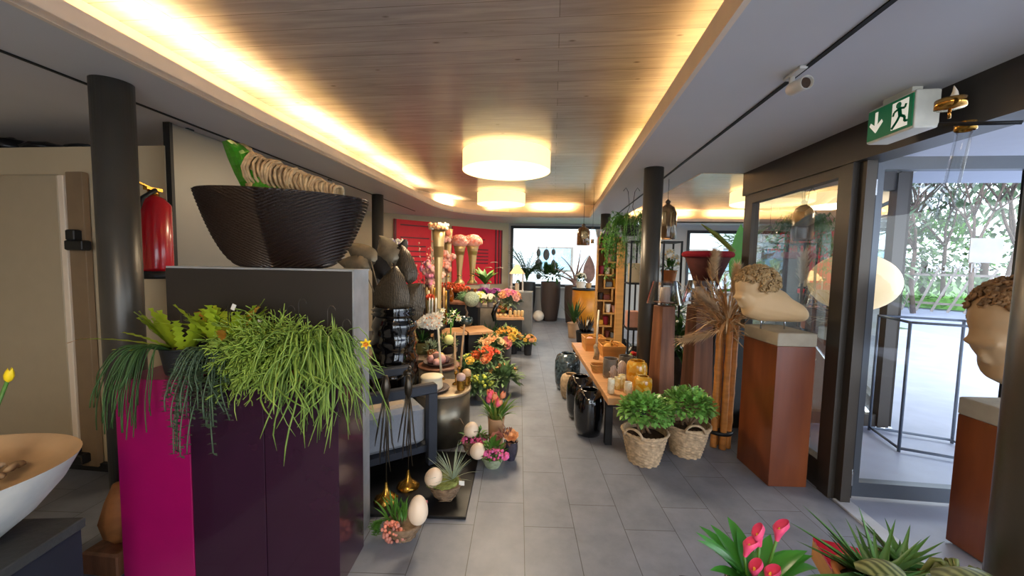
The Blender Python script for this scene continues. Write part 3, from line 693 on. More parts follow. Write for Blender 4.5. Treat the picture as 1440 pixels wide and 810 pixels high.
for k in range(20):
    b = MB(); b.ball((0, 0, 0), 1, 0, 7, 5, (rnd(.02, .04), rnd(.012, .024), rnd(.008, .014)), noise=.15)
    a = rnd(0, PR); rr = rnd(0, .16)
    single('bark_chip', b, bark, 'flat bark chip lying in the pale stone bowl', 'bark chip', (sc_.x+.085+rr*cos(a)*.8, sc_.y+.045+rr*sin(a)*.8, sbz+rz_*.85+.012*(k % 5)), rnd(0, 3), 'bark chips in the stone bowl')
t = thing('daffodil_bud', 'green daffodil with a yellow bud growing from the pale stone bowl', 'flower', (-1.98, 1.13, sbz+rz_*.78))
pb = A(14, 526, 1.15)-Vector((-1.98, 1.13, sbz+rz_*.78))
MB().tube([(-.02, 0, 0), (-.03, 0, .15), (pb.x-.01, pb.y, pb.z-.02)], .006, 6).build('stem', lf_mid, t)
b = MB()
for s_ in (-1, 0, 1): b.leaf((-.02+.01*s_, 0, 0), (.12*s_-.08, -.05, 1), .34, .02, .15, 0, 5)
b.build('leaves', lf_mid, t)
b = MB(); tulip(b, (pb.x-.01, pb.y, pb.z-.03), .014, .05, 0, (.3, 0, 1)); b.build('bud', MATS['daffodil_yellow'], t)
# dark table under it
slab = mat('dark_slate_table', '3a3b3c', .5, var=.15, scale=5, bump=.2); navy = mat('table_side_navy', '232630', .4, var=.08)
t = thing('dark_table', 'dark slate topped block table under the pale stone bowl', 'table', (-1.80, 1.26, 0))
an_ = R(10)
off = Matrix.Rotation(an_, 3, 'Z') @ Vector((-.4, -.4, 0))
MB().box((off.x, off.y, sbz-.022), (.8, .8, .04), rz=an_, bev=.004).build('top', slab, t)
MB().box((off.x, off.y, (sbz-.042)/2), (.78, .78, sbz-.042), rz=an_).build('body', navy, t)
# orange ribbed shell vase + white bottle on floor
p = G(138, 770, .12); b = MB(); b.lathe([(.03, 0), (.06, .04), (.075, .12), (.05, .22), (.02, .3)], seg=18, fn=lambda p_, a: (p_.x*(1+.06*cos(9*a)), p_.y*(1+.06*cos(9*a)), p_.z))
single('ribbed_vase', b, mat('orange_ribbed_clay', 'a86a3a', .6, var=.3, scale=10), 'orange ribbed clay vase on the floor behind the magenta pedestal', 'vase', (-2.165, 1.655, .121))
b = MB(); b.box((0, 0, .06), (.2, .2, .12), bev=.01); single('low_stool', b, walnut, 'low brown wooden block under the ribbed clay vase', 'stool', (-2.165, 1.655, 0))
# ================================================================== LEFT MIDDLE
greyfab = mat('grey_upholstery', '8f929b', .85, var=.06, scale=60, bump=.2); darkframe = mat('blue_black_frame', '2b2f39', .45, var=.08)
# low black platform
mp_ = G(655, 727, .02)
t = MB(); t.box((-.6, .4, .01), (1.2, .8, .02), bev=.003)
single('floor_mat', t, mat('black_mat', '121214', .35, var=.15), 'thin black mat on the tiles under the armchair', 'mat', (mp_.x, mp_.y, 0), TA)
# armchair ------------------------------------------------------------
t = thing('armchair', 'boxy grey armchair with a dark blue-black frame behind the zinc block', 'armchair', (-1.36, 2.77, .02), R(40))
MB().box((0, 0, .30), (.66, .50, .30), bev=.03).build('seat', greyfab, t)
MB().box((-.26, .02, .56), (.16, .50, .34), bev=.04, ry=-.15).build('backrest', greyfab, t)
MB().box((.0, .0, .40), (.5, .46, .14), bev=.05).build('seat_cushion', mat('light_cushion', 'b9a793', .9, var=.08, scale=50), t)
for s_ in (-1, 1):
    b = MB(); b.box((0, s_*.29, .59), (.80, .07, .075), bev=.01); b.build('armrest', darkframe, t)
    for x in (-.365, .365): MB().box((x, s_*.29, .281), (.07, .07, .56), bev=.006).build('leg', darkframe, t)
MB().box((-.37, 0, .70), (.06, .68, .2), bev=.01).build('back_frame', darkframe, t)
MB().box((0, 0, .12), (.7, .56, .05)).build('seat_frame', darkframe, t)
# birds on rods over brass bells --------------------------------------
bird_m = mat('dark_metal_bird', '4a4238', .3, .7, var=.3, scale=20)
for i, (px, py, tx, ty, lb) in enumerate(((543, 703, 545, 528, 'long-tailed dark metal bird on a rod above a brass bell foot, left of the pair'), (574, 684, 572, 528, 'long-tailed dark metal bird on a rod above a brass bell foot, right of the pair'))):
    p = G(px, py, .02); top = A(tx, ty, p.y)
    t = thing('metal_bird', lb, 'ornament', (p.x, p.y, .021), group=None)
    h = top.z-.02
    b = MB(); b.lathe([(.075, 0), (.078, .006), (.05, .03), (.022, .055), (.012, .09), (.006, .12)], seg=24, caps=False, fn=lambda p_, a: (p_.x, p_.y, p_.z+(.008*sin(5*a) if p_.z < .01 else 0)))
    b.build('bell_foot', brass, t)
    MB().tube([(0, 0, .02), (0.004, 0, h*.5), (0, 0, h-.12)], .0035, 6).build('rod', steel if 0 else bird_m, t)
    b = MB(); b.tube([(0, -.0, h-.17), (.004, -.01, h-.12), (.006, -.012, h-.07), (.004, -.01, h-.03), (.0, -.006, h-.005), (-.01, -.01, h)], [.008, .024, .028, .02, .015, .006], 10)
    b.tube([(-.005, -.01, h), (-.03, -.014, h-.008)], [.006, .001], 6); b.build('bird_body', bird_m, t)
    b = MB()
    for k, (dx, L_) in enumerate(((-.05, .34), (-.025, .46), (.03, .50), (.055, .38), (.0, .42))):
        b.tube([(0, .01*k-.02, h-.12), (dx*.5, -.03+.01*k, h-.12-L_*.4), (dx, -.03, h-.12-L_*.8), (dx*1.3, -.02, h-.12-L_)], [.013, .011, .009, .003], 6, flat=.45)
    b.build('tail_ribbons', bird_m, t)
# egg baskets ---------------------------------------------------------
twig = mat('twig_weave', '7d6650', .8, var=.4, scale=30); mossm = mat('moss', '8c9350', .95, var=.35, scale=30, bump=1)
pinkbl = mat('dusty_pink_blossom', 'c98577', .7, var=.25, scale=20)
def nest(t, r, h, n=26, name='basket', m=None):
    b = MB()
    b.lathe([(r*.55, 0), (r*.8, h*.4), (r, h*.9), (r*.93, h), (r*.8, h*.85), (0, h*.7)], seg=20, fn=lambda p, a: (p.x*(1+rnd(-.05, .05)), p.y*(1+rnd(-.05, .05)), p.z), caps=False)
    for _ in range(n):
        a0 = rnd(0, PR); z0 = rnd(.05, 1)*h; L_ = rnd(1.2, 3)
        b.tube([(r*(.62+.42*z0/h)*cos(a0+L_*k/6), r*(.62+.42*z0/h)*sin(a0+L_*k/6), z0+rnd(-.012, .012)) for k in range(7)], .0035, 4)
    b.build(name, m or twig, t)
def egg(loc, r, h, lb, tilt=0, grp=None):
    b = MB(); n = 16; pr = []
    for i in range(n+1):
        th = pi*i/n; pr.append((r*sin(th)*(1-.12*(-cos(th))), h/2*(-cos(th))))
    pr[0] = (0, pr[0][1]); pr[-1] = (0, pr[-1][1])
    q = Euler((0, tilt, 0)).to_matrix()
    b.lathe(pr, (0, 0, 0), 24, rot=q)
    single('decorative_egg', b, eggm, lb, 'egg', loc)
# 1: front one
p = G(566, 757); d1 = p.y+.1
t = thing('flower_basket', 'twig basket with salmon blossoms and a tall upright egg, frontmost on the tiles', 'flower basket', (p.x, p.y+.03, 0))
nest(t, .105, .09, 34)
b = MB()
for k in range(34): b.leaf((rnd(-.09, -.0), rnd(-.02, .07), .07), (rnd(-.7, .25), rnd(-.4, .5), rnd(.8, 1.4)), rnd(.08, .16), .014, rnd(.2, 1.5), 0, 5)
for k in range(16):
    pts = bez((-.07, -.02, .09), (-.15, -.06, .13), (-.15+rnd(-.03, .02), -.05, rnd(0.01, .07)), 6); b.tube(pts, .002, 4)
    for q_ in pts[1:]:
        for s_ in (-1, 1): b.leaf(q_, (s_, rnd(-.5, .5), .1), .018, .012, .3, 0, 2)
b.build('foliage', lf_mid, t)
b = MB(); cluster(b, (-.045, -.075, .085), .045, 46, .010, (0, 1), -.7, (1.2, .6, .8)); cluster(b, (-.03, -.06, .04), .05, 30, .011, (1,), -.9, (1.3, .7, .8)); b.build('blossoms', [sal, pinkbl], t)
pe_ = A(588, 717, p.y-.03); egg((pe_.x, pe_.y, pe_.z), .054, .165, 'tall upright cream egg in the frontmost basket')
b = MB(); cluster(b, (.105, .0, .20), .02, 12, .012, (0,), -1); b.tube([(.05, 0, .08), (.1, 0, .2)], .002, 4); b.build('pink_sprig', mat('rose_pink', 'd77d86', .6, var=.2), t)
# 2: tillandsia basket
p = G(620, 711, .02)
t = thing('flower_basket', 'wire basket with moss, an egg and a spiky silvery air plant', 'flower basket', (p.x, p.y+.1, .021))
nest(t, .105, .1, 40)
b = MB()
for k in range(56):
    a = rnd(0, PR); b.leaf((.045, .02, .1), (cos(a), sin(a), rnd(.3, 2.4)), rnd(.13, .26), .009, rnd(.1, .9), 0, 7, .25, shape=lambda t_: (1-t_)**.7+.02)
b.build('air_plant', mat('tillandsia_grey', '9fae97', .6, var=.2), t)
b = MB(); b.lathe([(.02, .06), (.09, .09), (.085, .115), (.03, .12)], seg=22, fn=lambda q_, a: (q_.x*rnd(.93, 1.08), q_.y*rnd(.93, 1.08), q_.z+rnd(-.006, .006)))
for _ in range(30):
    a0 = rnd(0, PR); rr = rnd(.07, .11); b.tube([(rr*cos(a0+k*.35)-.02, rr*sin(a0+k*.35), .11+rnd(-.01, .015)) for k in range(7)], .002, 4)
b.build('moss', mossm, t)
MB().box((.115, -.02, .11), (.035, .004, .03)).build('price_tag', tagm, t)
pe_ = A(610, 671, p.y+.06); egg((pe_.x, pe_.y, pe_.z), .057, .125, 'cream egg leaning in the mossy basket beside the air plant', .35)
# 3, 4: pink baskets
hotd = mat('kalanchoe_pink', 'ea6fae', .55, var=.25, scale=30)
for i, (px, py, z0, ex, ey, lb, le) in enumerate(((664, 643, .021, 663, 604, 'basket of hot pink blossoms beside the metal drum', 'round cream egg in the rear pink-flowered basket beside the drum'), (690, 664, 0, 672, 634, 'pale green bowl of hot pink blossoms at the aisle edge', 'round cream egg in the front pink-flowered bowl'))):
    p = G(px, py, z0); t = thing('flower_basket', lb, 'flower basket', (p.x, p.y+.09, z0))
    if i: b = MB(); pot(b, .055, .095, .085); b.build('bowl', mat('celadon_bowl', '9aa487', .5, var=.3, scale=30), t)
    else: nest(t, .11, .12, 30)
    b = MB(); bush(b, (0, 0, .1), .09, 90, .06, .024, .4, .0); b.build('foliage', lf_mid, t)
    b = MB(); cluster(b, (.03 if i else .0, -.045, .11), .065, 80, .012, (0, 1), -.3, (1.5, .7, .55)); b.build('blossoms', [hotd, pk], t)
    MB().tube([(-.05, 0, .1), (-.09, .0, .22), (-.12, 0, .27), (-.15, 0, .26)], .003, 5).build('twig', twig, t)
    pe_ = A(ex, ey, p.y+.05); egg((pe_.x, pe_.y, pe_.z), .059, .125, le, .3)
# tulip bouquet + protea pot -------------------------------------------
p = G(716, 655); t = thing('potted_flower', 'dark blue-violet vase with a peach protea head beside the pink baskets', 'potted plant', (p.x+.0, p.y+.10, 0))
b = MB(); pot(b, .035, .055, .15, belly=.012); b.build('vase', mat('violet_glaze', '3b3644', .2, var=.3, scale=30, coat=.5), t)
b = MB(); rose(b, (0, 0, .18), .055, 0, (0, -.4, 1), 4); rose(b, (-.11, 0, .16), .05, 1, (-.2, -.4, 1), 4); b.build('blossoms', [peach, pinkbl], t)
b = MB(); bush(b, (-.04, 0, .16), .08, 50, .05, .02, .3, -.2); b.build('foliage', mat('leaf_rust', '8a5a4a', .6, var=.3), t)
p = G(692, 645); t = thing('tulip_bouquet', 'bouquet of pink tulips in a brown paper wrapped vase on the floor', 'bouquet', (p.x, p.y+.20, 0))
b = MB(); pot(b, .06, .07, .26); b.build('vase', mat('kraft_paper', 'b78d68', .8, var=.08), t)
b = MB()
for k in range(60):
    a = rnd(0, PR); b.leaf((.02*cos(a), .02*sin(a), .2), (cos(a)*.45, sin(a)*.45, 1), rnd(.18, .32), .02, rnd(.2, 2.0), random.choice((0, 0, 1)), 6)
for k in range(16):
    a = rnd(0, PR); b.tube([(.015*cos(a), .015*sin(a), .1), (.05*cos(a), .05*sin(a), .42)], .005, 5)
b.build('foliage', [lf_mid, lf_olive], t)
b = MB()
for k in range(13):
    a = rnd(0, PR); r_ = rnd(0, .07); tulip(b, (r_*cos(a)-.02, r_*sin(a)-.03, .41+rnd(-.05, .05)), .026, .06, random.choice((0, 0, 1)), (cos(a)*.3, sin(a)*.3, 1))
b.build('blossoms', [mat('tulip_pink', 'ee5f78', .5, var=.2, scale=12), mat('tulip_orange', 'f0946a', .5, var=.15)], t)
# metal drums ----------------------------------------------------------
drumm = mat('aged_metal_drum', '8a8272', .35, .75, col2='5f584c', scale=4, bump=.1)
pd = G(623, 545, .45)
t = thing('drum_table', 'aged metal drum side table with a hat-shaped candle on a dark plate', 'side table', (pd.x, pd.y, 0))
MB().lathe([(.24, 0), (.24, .43)], seg=40).build('body', drumm, t)
MB().lathe([(.245, .43), (.25, .435), (.25, .45), (.24, .455), (0, .455)], seg=40).build('top', mat('brushed_bronze', 'a5927a', .4, .7, var=.1), t, label='bronze rimmed top')
pp = G(607, 548, .455)
b = MB(); b.lathe([(.0, 0), (.11, 0), (.155, .02), (.15, .026), (.1, .012), (0, .012)], seg=32); single('plate', b, mat('brown_plate', '4f3d38', .5), 'round dark brown plate on the drum table', 'plate', (pp.x, pp.y, .456))
b = MB(); b.lathe([(.0, 0), (.092, 0), (.095, .02), (.09, .07), (.085, .09), (.1, .1), (.09, .112), (0, .115)], seg=28, fn=lambda q_, a: (q_.x*(1+.03*sin(3*a)), q_.y*(1+.03*sin(2*a)), q_.z)); single('round_candle', b, wax, 'big pale hat-shaped candle on the dark brown plate', 'candle', (pp.x, pp.y, .469))
for i, (px, py, lb) in enumerate(((648, 548, 'brass cup with a pale pink candle ball at the drum table edge'), (656, 541, 'brass cup with a beige candle ball behind the pink one'))):
    p = G(px, py, .456); t = thing('candle_cup', lb, 'candle cup', (p.x, p.y, .457))
    b = MB(); pot(b, .034, .04, .085, th=.004); b.build('cup', brass, t)
    b = MB(); b.ball((0, 0, .11), .042, sc=(1, 1, .9)); b.build('candle_ball', waxb if i else mat('wax_rose', 'cbaaa0', .5), t)
def candlestick(px, pyb, pyt, Y_, lb, m=wax, hold=.12, r=.0115):
    base = G(px[0], pyb, .457); top = A(px[1], pyt, base.y)
    t = thing('taper_candle', lb, 'candle', (base.x, base.y, base.z))
    b = MB(); b.lathe([(.035, 0), (.03, .008), (.008, .02), (.008, hold*.7), (.018, hold*.8), (.016, hold)], seg=14); b.build('holder', brass, t)
    d = top-base; b = MB(); b.tube([(d.x*hold/d.z, 0, hold-.01), (d.x*.97, 0, d.z-.01), (d.x, 0, d.z)], [r, r*.85, .001], 8); b.build('candle', m, t)
pc2 = G(610, 512, .5)
t = thing('drum_table', 'second aged metal drum table farther back, holding a round tray of dried pods', 'side table', (pc2.x+.06, pc2.y, 0))
MB().lathe([(.21, 0), (.21, .48)], seg=36).build('body', drumm, t); MB().lathe([(.215, .48), (.22, .49), (.215, .5), (0, .5)], seg=36).build('top', walnut, t)
b = MB(); b.lathe([(0, 0), (.13, 0), (.17, .035), (.16, .035), (.13, .012), (0, .012)], seg=30); t = thing('pod_bowl', 'shallow brown bowl of dried pods and moss balls on the rear drum', 'bowl', (pc2.x+.06, pc2.y, .501)); b.build('bowl', mat('bowl_brown', '3c2720', .5), t)
for k in range(16):
    a = rnd(0, PR); r_ = rnd(.0, .13)
    b = MB(); c_ = ((mat('pod_gold', 'c2a04c', .6, var=.3), palepk, pinkbl, mat('pod_brown', '6f5048', .7, var=.3))[k % 4]); b.ball((0, 0, 0), 1, 0, 9, 6, (rnd(.03, .05),)*3, noise=.08)
    single('dried_pod', b, c_, 'small dried pod ball in the shallow bowl on the rear drum', 'pod', (pc2.x+.06+r_*cos(a)*.8, pc2.y+r_*sin(a)*.8, .545+.02*(k % 3)), 0, 'dried pods in the shallow bowl')
candlestick((621, 616), 533, 461, pd.y+.12, 'slim beige taper candle at left of the three on the front drum', wax, .05)
candlestick((641, 639), 540, 466, pd.y+.05, 'slim beige taper candle, middle one of three by the drum tables', waxb)
candlestick((646, 653), 533, 456, pd.y+.25, 'tall leaning taper candle, right one of three by the drum tables', waxb)
# rattan arches
b = MB()
for k in range(3):
    b.tube(bez((0, 0, 0), (-.1-.03*k, 0, .55), (.25, 0, .50+.02*k), 12), .006, 6)
pr_ = G(589, 560, .15); single('rattan_loops', b, waxb, 'bent pale rattan loops beside the metal drum', 'rattan', (pr_.x, pr_.y+.15, .03))
# brown bird ornament hanging near
p = A(577, 528, 3.0); b = MB(); b.ball((0, 0, .03), .03, sc=(1.1, .8, .9)); b.ball((.015, 0, .065), .016); b.tube([(-.02, 0, .02), (-.08, 0, -.03)], [.014, .003], 6); b.tube([(0, 0, 0.02), (0, 0, -.07)], .003, 4)
single('bird_figure', b, bird_m, 'small plump brown bird figure perched on the armchair rail', 'figurine', (-1.02, 2.62, .735), 0)
# weathered bench with orchids -----------------------------------------
pb_ = G(600, 507, .45)
t = thing('display_bench', 'weathered grey wooden bench carrying orchids and stones behind the drums', 'bench', (pb_.x-.35, pb_.y+.35, 0), TA)
MB().box((0, 0, .42), (1.1, .7, .06), bev=.006).build('top', greywood, t)
for x in (-.48, .48): MB().box((x, 0, .195), (.08, .6, .39)).build('leg', greywood, t)
by, bz = pb_.y, .451
def orchid(loc, h, n, cols, lb, potm, r=.032, spread=.16, lean=.0, leaves=8, pr_=.07, ph=.12, grp=None, nst=3):
    t = thing('potted_orchid', lb, 'potted plant', loc, group=grp)
    b = MB(); pot(b, pr_*.8, pr_, ph); b.build('pot', potm, t); soilm(ph*.92, pr_*.85).build('soil', soil, t)
    b = MB()
    for k in range(leaves): a = PR*k/leaves+rnd(-.2, .2); b.leaf((0, 0, ph*.9), (cos(a), sin(a), rnd(.5, 1.6)), rnd(.14, .24), .04, .9, 0, 6)
    b.build('leaves', lf_dark, t)
    b = MB(); f = MB()
    for k in range(nst):
        a = rnd(0, PR); e_ = Vector((cos(a)*spread+lean, sin(a)*spread*.6, h*rnd(.8, 1)))
        pts = bez((0, 0, ph), (0.02*cos(a), 0, h*.9), e_, 8); b.tube(pts, .003, 5)
        for j in range(n):
            q_ = pts[8-int(j*4/max(1, n))]; c = q_+rdir()*.035
            daisy(f, c, r*rnd(.8, 1.1), 0, 1, (rnd(-.4, .4), -1, rnd(-.1, .4)), 5, .15)
    b.build('flower_stems', lf_mid, t); f.build('blossoms', cols, t)
    return t
ow = G(594, 497, bz)
orchid((ow.x, ow.y, bz), .46, 22, [mat('orchid_white', 'f8f3e4', .6, var=.04), peach], 'white many-flowered orchid in an olive metal pot on the weathered bench', mat('olive_metal', '8a8450', .4, .5), .05, .17, .03, 10, .085, .14, nst=7)
stonem = mat('pink_stone', 'cda184', .7, var=.15, scale=9, bump=.4)
for i, (px, py, w, h, lb) in enumerate(((578, 490, .16, .13, 'square pale stone block at the left on the weathered bench, lower one'), (568, 487, .1, .2, 'rough upright pink-brown stone at the left end of the weathered bench'), (600, 478, .0, .0, ''))):
    if not w: continue
    p = G(px, py, bz); b = MB(); b.ball((0, 0, h/2), 1, 0, 8, 6, (w/2, w/2.4, h/2), noise=.07) if i else b.box((0, 0, h/2), (w, .14, h), bev=.015); single('stone', b, stonem, lb, 'stone', (p.x, p.y, bz))
# round moss/lime egg nest + succulents on bench
p = G(628, 497, bz); t = thing('flower_bowl', 'dark bowl of green sprigs with a pale lime ball, right of the white orchid', 'flower bowl', (p.x, p.y+.05, bz))
b = MB(); pot(b, .08, .12, .09); b.build('bowl', mat('dark_bowl', '2a2224', .5), t)
b = MB(); bush(b, (0, 0, .1), .13, 140, .07, .012, .4, .0, (0, 1)); b.build('foliage', [lf_olive, lf_mid], t); MB().ball((.03, -.06, .17), .062, 0, 16, 10).build('lime_ball', mat('lime_ball', 'dcd68a', .6), t)
p = G(606, 500, bz); b = MB(); bush(b, (0, 0, .08), .1, 150, .06, .01, .2, -.2, (0,)); t = thing('heather_pot', 'tuft of grey-green heather in a small pot between orchid and lime ball', 'potted plant', (p.x+.02, p.y-.03, bz)); b.build('foliage', lf_grey, t); b = MB(); pot(b, .045, .06, .07); b.build('pot', terra, t)
# black vase with bronze leaves ----------------------------------------
vx, vy = -1.48, 3.48
t = thing('floor_vase', 'tall glossy black lacquer vase with a dented pattern behind the armchair', 'vase', (vx, vy, 0))
b = MB(); b.lathe([(0, 0), (.17, 0), (.2, .02)]+[(.205+.012*sin(k*1.9), .1+k*.05) for k in range(18)]+[(.2, 1.0), (.175, 1.04), (.18, 1.05), (.215, 1.07), (.18, 1.09), (.215, 1.11), (.18, 1.13), (.19, 1.14), (.16, 1.1), (.16, .9), (0, .9)], seg=40, fn=lambda q_, a: (q_.x*(1+.05*sin(7*a+q_.z*19)*sin(q_.z*31+a*3)*(1 if q_.z < 1.0 else 0)), q_.y*(1+.05*sin(7*a+q_.z*19)*sin(q_.z*31+a*3)*(1 if q_.z < 1.0 else 0)), q_.z), caps=False); b.build('vase_body', blackg, t)
for zz_ in (1.07, 1.1): pass
leafbz = mat('bronze_leaf', '3b332a', .4, .25, col2='6b5d48', scale=22, bump=.5, kind='wave'); leaf2 = mat('pale_bronze_leaf', '8f826a', .4, .25, var=.25, scale=14)
t = thing('leaf_arrangement', 'bundle of huge preserved bronze leaves standing in the glossy black vase', 'dried arrangement', (vx, vy, 1.0))
def bigleaf(c, w, h, m, face=(0, -1, 0), curl=.05, tilt=0, nm='leaf', heart=True):
    c = Vector(c)-Vector((vx, vy, 1.0)); n_ = 10; vs = []; q = Matrix.Rotation(tilt, 3, 'Y')
    for i in range(n_+1):
        s_ = i/n_; ww = w/2*(sin(pi*(s_**.6))**.7 if 0 < s_ < 1 else .03)
        for k in range(7):
            u = (k-3)/3; x = u*ww; z = (s_-.5)*h+(-.12*h*abs(u)*(1-s_)); y = curl*(u*u)+.012*sin(s_*30+u*3)+.05*s_*s_
            vs.append(c+q @ Vector((x, y, z)))
    fs = [[i*7+k, i*7+k+1, (i+1)*7+k+1, (i+1)*7+k] for i in range(n_) for k in range(6)]
    b = MB(); b.add(vs, fs, 0, True); vv = b.v[:]; b.add([Vector(v)+Vector((0, .003, 0)) for v in vv], [f[::-1] for f in fs], 0, True)
    b.tube([c+q @ Vector((0, 0, -.5*h)), c*.35+Vector((0, 0, -.02))], .006, 5); b.build(nm, m, t)
for (px, py, w, h, m, tl, yo) in ((548, 405, .36, .4, leafbz, .1, -.1), (575, 420, .36, .34, leafbz, .6, -.05), (566, 370, .22, .36, leafbz, -.2, .1), (540, 350, .26, .3, leaf2, -.5, .12), (560, 352, .16, .24, mat('black_leaf', '1d1a18', .5), .4, .15), (525, 370, .18, .3, MATS['black_leaf'], -.7, .02), (500, 355, .22, .34, leaf2, -1.1, .0), (490, 372, .2, .3, leaf2, -1.4, -.05)):
    p = A(px, py, vy+yo); bigleaf(p, w, h, m, tilt=tl)
b = MB()
for k in range(10): b.tube([(0, 0, -.05), (.04*cos(k), .04*sin(k), .1)], .01, 5)
b.build('stems', MATS['black_leaf'], t)
# red wall panels -------------------------------------------------------
redp = mat('red_lacquer', 'e0142c', .55, var=.04); redd = mat('red_dark_trim', '6a1420', .5)
def wallpanel(px0, px1, pyt, pyb, lb, slats):
    def hit(px, py):
        d = ray(px, py); nrm = Vector((nn.x, nn.y, 0)); o_ = Vector((P0.x, P0.y, 0))-nrm*.03
        k = (o_-CP).dot(nrm)/d.dot(nrm); return CP+d*k
    a_, c_ = hit(px0, pyt), hit(px1, pyt); zb = hit((px0+px1)/2, pyb).z; zt = (a_.z+c_.z)/2; w = (c_-a_).length
    ang = math.atan2(c_.y-a_.y, c_.x-a_.x); mid = (a_+c_)/2
    t = thing('wall_panel', lb, 'wall panel', (mid.x, mid.y, zb), ang); H = zt-zb
    MB().box((0, 0, H/2), (w, .03, H), bev=.004).build('panel_board', redp, t)
    for x in slats[0]: MB().box((x*w/2, -.02, H/2), (.05, .012, H)).build('trim_strip', redd, t)
    for (x, z, ww) in slats[1]: MB().box((x*w/2, -.02, z*H), (min(ww, 1.75)*w/2*.98 if ww > .6 else ww*w/2, .012, .03)).build('trim_strip', redd, t)
wallpanel(554, 606, 310, 400, 'large red lacquered wall panel with dark strips, left of the gold vases', ((-.95,), ((0.1, .92, 1.6), (.1, .73, 1.6), (.1, .6, 1.2), (.1, .52, 1.2), (.1, .44, 1.2), (.1, .36, 1.2))))
wallpanel(636, 706, 321, 400, 'large red lacquered wall panel with dark strips, between the gold vases and the window', ((.72, .86, .97), ((.0, .8, .5), (.05, .62, .7), (.05, .56, .7), (.05, .5, .7), (.05, .44, .7), (.05, .38, .7))))
# gold trumpet vases -----------------------------------------------------
def console(px0, px1, py, z, Y_, dep, lb, m, leg=False, rz=TA):
    a_, c_ = A(px0, py, Y_), A(px1, py, Y_); w = c_.x-a_.x
    t = thing('display_table', lb, 'table', ((a_.x+c_.x)/2, Y_+dep/2, 0), 0)
    MB().box((0, 0, z-.025), (w, dep, .05), bev=.005).build('top', m, t)
    MB().box((0, .0, (z-.05)/2), (w-.06, dep-.06, z-.05)).build('base', black, t)
    return t
console(560, 692, 410, 1.0, 6.9, 1.0, 'long dark display counter carrying the gold trumpet vases', darkp)
def trumpet(px, pyb, pyt, Y_, lb, wpx=17, zb=None):
    p = A(px, pyb, Y_); zt = A(px, pyt, Y_).z; zb = p.z if zb is None else zb; h = zt-zb; r = wpx/2*Y_/FPX
    t = thing('trumpet_vase', lb, 'vase', (p.x, p.y, zb))
    b = MB(); b.lathe([(0, 0), (r*.8, 0), (r*.85, .01), (r*.7, h*.06), (r*.45, h*.1), (r*.36, h*.16), (r*.4, h*.3), (r*.5, h*.5), (r*.68, h*.75), (r*.85, h*.9), (r, h), (r*.93, h), (r*.7, h*.75), (0, h*.7)], seg=28, caps=False); b.build('vase_body', gold, t)
    MB().lathe([(r*.44, h*.2), (r*.53, h*.205), (r*.44, h*.22)], seg=24).build('collar', brass, t)
    return Vector((p.x, p.y, zt)), r
def topflower(c, r, lb, mats_, kind):
    t = thing('hydrangea_head' if kind == 'h' else 'flower_wreath', lb, 'flowers', tuple(c))
    b = MB()
    if kind == 'h':
        cluster(b, (0, 0, r*.55), r*1.5, 230, r*.22, (0, 1), -.25, (1, 1, .72), 'daisy'); b.ball((0, 0, r*.5), r*1.35, 0, 12, 8, (1, 1, .7))
    else:
        for k in range(90): a = rnd(0, PR); b.ball((r*1.25*cos(a)*rnd(.8, 1.15), r*1.25*sin(a)*rnd(.8, 1.15), rnd(0, .06)), .022, random.choice((0, 1)), 6, 4)
    b.build('blossoms', mats_, t)
    return t
c, r = trumpet(646, 399, 345, 7.1, 'gold trumpet vase under the left one of two salmon hydrangea heads', 18); topflower(c, r*1.0, 'round salmon hydrangea head on the left one of the two gold vases', [palepk, sal], 'h')
c, r = trumpet(664, 399, 345, 7.3, 'gold trumpet vase under the right one of two salmon hydrangea heads', 18); topflower(c, r*1.0, 'round salmon hydrangea head on the right one of the two gold vases', [palepk, sal], 'h')
c, r = trumpet(629, 412, 322, 7.6, 'gold trumpet vase standing behind the peach blossom branch', 15, 1.001)
c, r = trumpet(616, 478, 322, 4.75, 'tallest gold trumpet vase with a wreath of dried flowers round its rim', 19); topflower(c, r, 'wreath of cream dried flowers on the rim of the tallest gold vase', [peach, whi], 'w')
t = MB(); t.lathe([(0, 0), (.13, 0), (.13, c.z*0+.58), (0, .58)], seg=24); pz = A(616, 478, 4.75).z
b = MB(); b.box((0, 0, (pz-.452)/2), (.24, .24, pz-.455), bev=.004); single('display_pedestal', b, black, 'small black plinth under the tallest gold trumpet vase', 'pedestal', (c.x, c.y, .452), TA)
c, r = trumpet(560, 400, 343, 5.6, 'gold trumpet vase behind the bronze leaves with lilac dried flowers on top', 17); topflower(c, r, 'wreath of lilac and cream dried flowers on the vase behind the bronze leaves', [lil, whi], 'w')
pz = A(560, 400, 5.6).z; b = MB(); b.box((0, 0, pz/2), (.3, .3, pz-.003), bev=.004); single('display_pedestal', b, black, 'plain black pedestal behind the bronze leaves', 'pedestal', (c.x, c.y, 0), TA)
# amber glass vases in a row on the counter
amber = mat('amber_glass', 'c8741c', .08, var=.15, trans=.6, coat=.3)
for i, px in enumerate((604, 614, 624, 634, 655, 668)):
    p = A(px, 424, 6.2); b = MB(); r = rnd(.048, .055); b.lathe([(0, 0), (r*.7, .0), (r, .06), (r*.9, .13), (r*.45, .18), (r*.5, .22), (r*.4, .21), (r*.3, .16), (0, .05)], seg=18, caps=False)
    single('amber_vase', b, amber, 'round-bellied amber glass vase number%s along the row in front of the gold vases' % '' if 0 else ['leftmost amber glass vase of the row below the gold vases', 'second amber glass vase from the left below the gold vases', 'third amber glass vase from the left below the gold vases', 'amber glass vase just left of the gold hydrangea vases', 'amber glass vase under the two gold hydrangea vases', 'rightmost amber glass vase of the row below the gold vases'][i], 'vase', (p.x, p.y, A(634, 424, 6.2).z+.001))
zc = A(634, 424, 6.2).z
